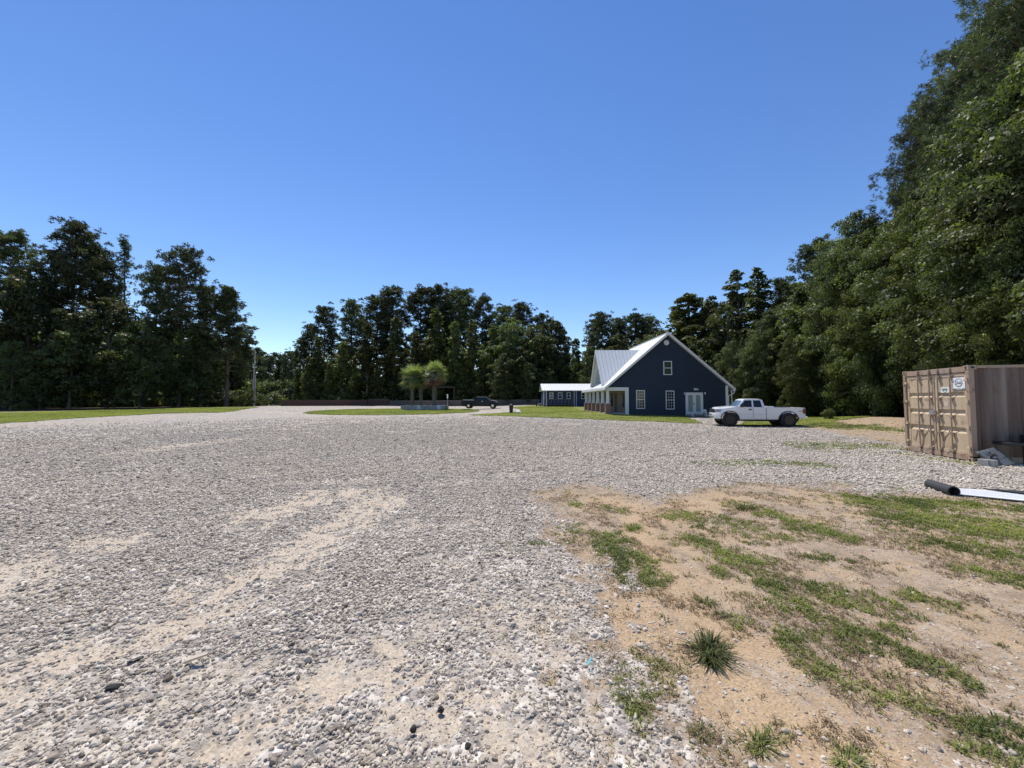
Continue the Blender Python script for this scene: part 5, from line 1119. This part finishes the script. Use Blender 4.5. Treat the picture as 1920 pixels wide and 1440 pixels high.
g = at(1014, 761.5); o = empty('utility_box', g, .1, 'low grey concrete box on the lawn beside the black post', 'utility box'); MB().box(-.45, .45, -.3, .3, -.05, .38).build('body', M['conc'], o, .02); MB().box(-.48, .48, -.33, .33, .38, .44).build('lid', M['conc'], o, .01)
g = at(975.5, 756.5); o = empty('meter_pedestal', (g.x, g.y, g.z), 0, 'white electric meter box on a post behind the lawn', 'meter box'); hh = P(975, 740, g.y).z - g.z
MB().box(-.32, .32, -.12, .12, hh * .5, hh).build('box', M['white2'], o, .02); MB().box(-.05, .05, -.05, .05, -.1, hh * .5).build('post', M['oldwood'], o); MB().box(.1, .3, -.14, -.121, hh * .55, hh * .8).build('meter', M['soffit'], o)
g = P(839, 757, 80); zg = float(H(g.x, 80)); o = empty('road_sign', (g.x, 80, zg), 0, 'small white sign on a thin post behind the palms', 'sign'); zz = P(839, 739, 80).z - zg
MB().box(-.03, .03, -.03, .03, -.1, zz).build('post', M['steel'], o); MB().box(-.14, .14, -.05, -.032, zz - .85, zz).build('plate', M['sign'], o)
# carport
cx0, cx1 = P(818, 755, 86).x, P(851, 755, 86).x; zg = float(H(cx0, 86)); zt = P(830, 725.5, 86).z
o = empty('carport', (cx0, 86, zg), 0, 'open carport with a thin pale roof edge right of the palms', 'carport'); MB().box(-.3, cx1 - cx0 + .3, -.2, 5, zt - zg - .12, zt - zg).build('roof', M['oldwood'], o); MB().box(-.3, cx1 - cx0 + .3, -.24, -.205, zt - zg - .1, zt - zg + .01).build('roof_edge', M['oldwood'], o)
for sx in (0, cx1 - cx0):
    for sy in (0, 4.6): MB().box(sx - .07, sx + .07, sy, sy + .14, -.2, zt - zg - .121).build('post', M['oldwood'], o)
for i, px in enumerate((992, 1004)):
    g = P(px, 747, 92); zg = float(H(g.x, 92)); o = empty('camper_trailer', (g.x, 92 + i * 2, zg), 0, ['left pale camper trailer glimpsed among trunks beyond the lawn', 'right pale camper trailer glimpsed among trunks beyond the lawn'][i], 'camper', 'campers among the trees')
    MB().box(-.75, .65, 0, 2.2, .5, 2.3).build('body', M['white2'], o, .1); MB().box(-.5, .1, -.02, -.003, 1.4, 1.9).build('window', M['glass'], o)
    for s_ in (-.4, .3): MB().lathe([(.3, -.01), (.3, .2)], (s_, .02, .3), 'y', 14).build('wheel', M['rubber'], o)
for i, (px, pt) in enumerate(((1373, 735), (1395.5, 733), (1418, 730))):
    Yp = 43.; g = P(px, 775, Yp); zg = float(H(g.x, Yp)); o = MB().tube((0, 0, -.1), (0, 0, P(px, pt, Yp).z - zg), .06, .05, 8); hh = P(px, pt, Yp).z - zg; o.tube((0, 0, hh), (.12 if i == 1 else 0, 0, hh + .12), .07, .05, 8)
    o = o.build('post', M['white'], None, 0, True); o.location = (g.x, Yp, zg); tag(o, ['first', 'second', 'third'][i] + ' thin white post from the house corner, behind the white pickup', 'post', 'white posts behind the pickup')
# litter on the gravel
def chunk(px, py, r, mat, sd_, lab, cat, sq=(1.6, .8, .5)):
    g = G(px, py); blob(cat.replace(' ', '_'), g + Vector((0, 0, r * .35 + .02)), r, M[mat], sd_, lab, cat, sq, .5)
chunk(212, 1298, .024, 'char', 1, 'charred wood chunk in the gravel at lower left', 'wood chunk', (1.8, .8, .5)); chunk(253, 1246, .022, 'black', 2, 'black plastic shard above the charred chunk', 'plastic shard', (1.9, .7, .4))
chunk(1303, 1302 + 30, .0, 'char', 3, 'x', 'x') if False else None
for i, (px, py, lab) in enumerate(((826, 1340, 'dark round stone right of the sandy patch near the bottom'), (775, 1377, 'dark stone at the bottom, lower left of the round one'), (878, 1410, 'dark stone nearest the bottom edge left of centre'))): chunk(px, py, .017, 'char', 10 + i, lab, 'dark stone', (1, 1, .9))
def flatbit(name, px, py, w_, l_, h_, rz, mat, lab, cat):
    g = G(px, py); o = MB().prism([(-l_, -w_), (l_ * .9, -w_ * .7), (l_, w_ * .5), (-l_ * .8, w_)], 'z', 0, h_).build(name, M[mat], None, .001); o.location = g + Vector((0, 0, .05)); o.rotation_euler = (.1, -.08, rz); tag(o, lab, cat)
flatbit('wood_chip', 368, 1249, .018, .06, .012, .5, 'wchip', 'flat pale wood chip on the gravel at left', 'wood chip')
flatbit('plastic_scrap', 1105, 1256, .007, .035, .004, 1.0, 'teal', 'small teal plastic scrap among the stones', 'plastic scrap')
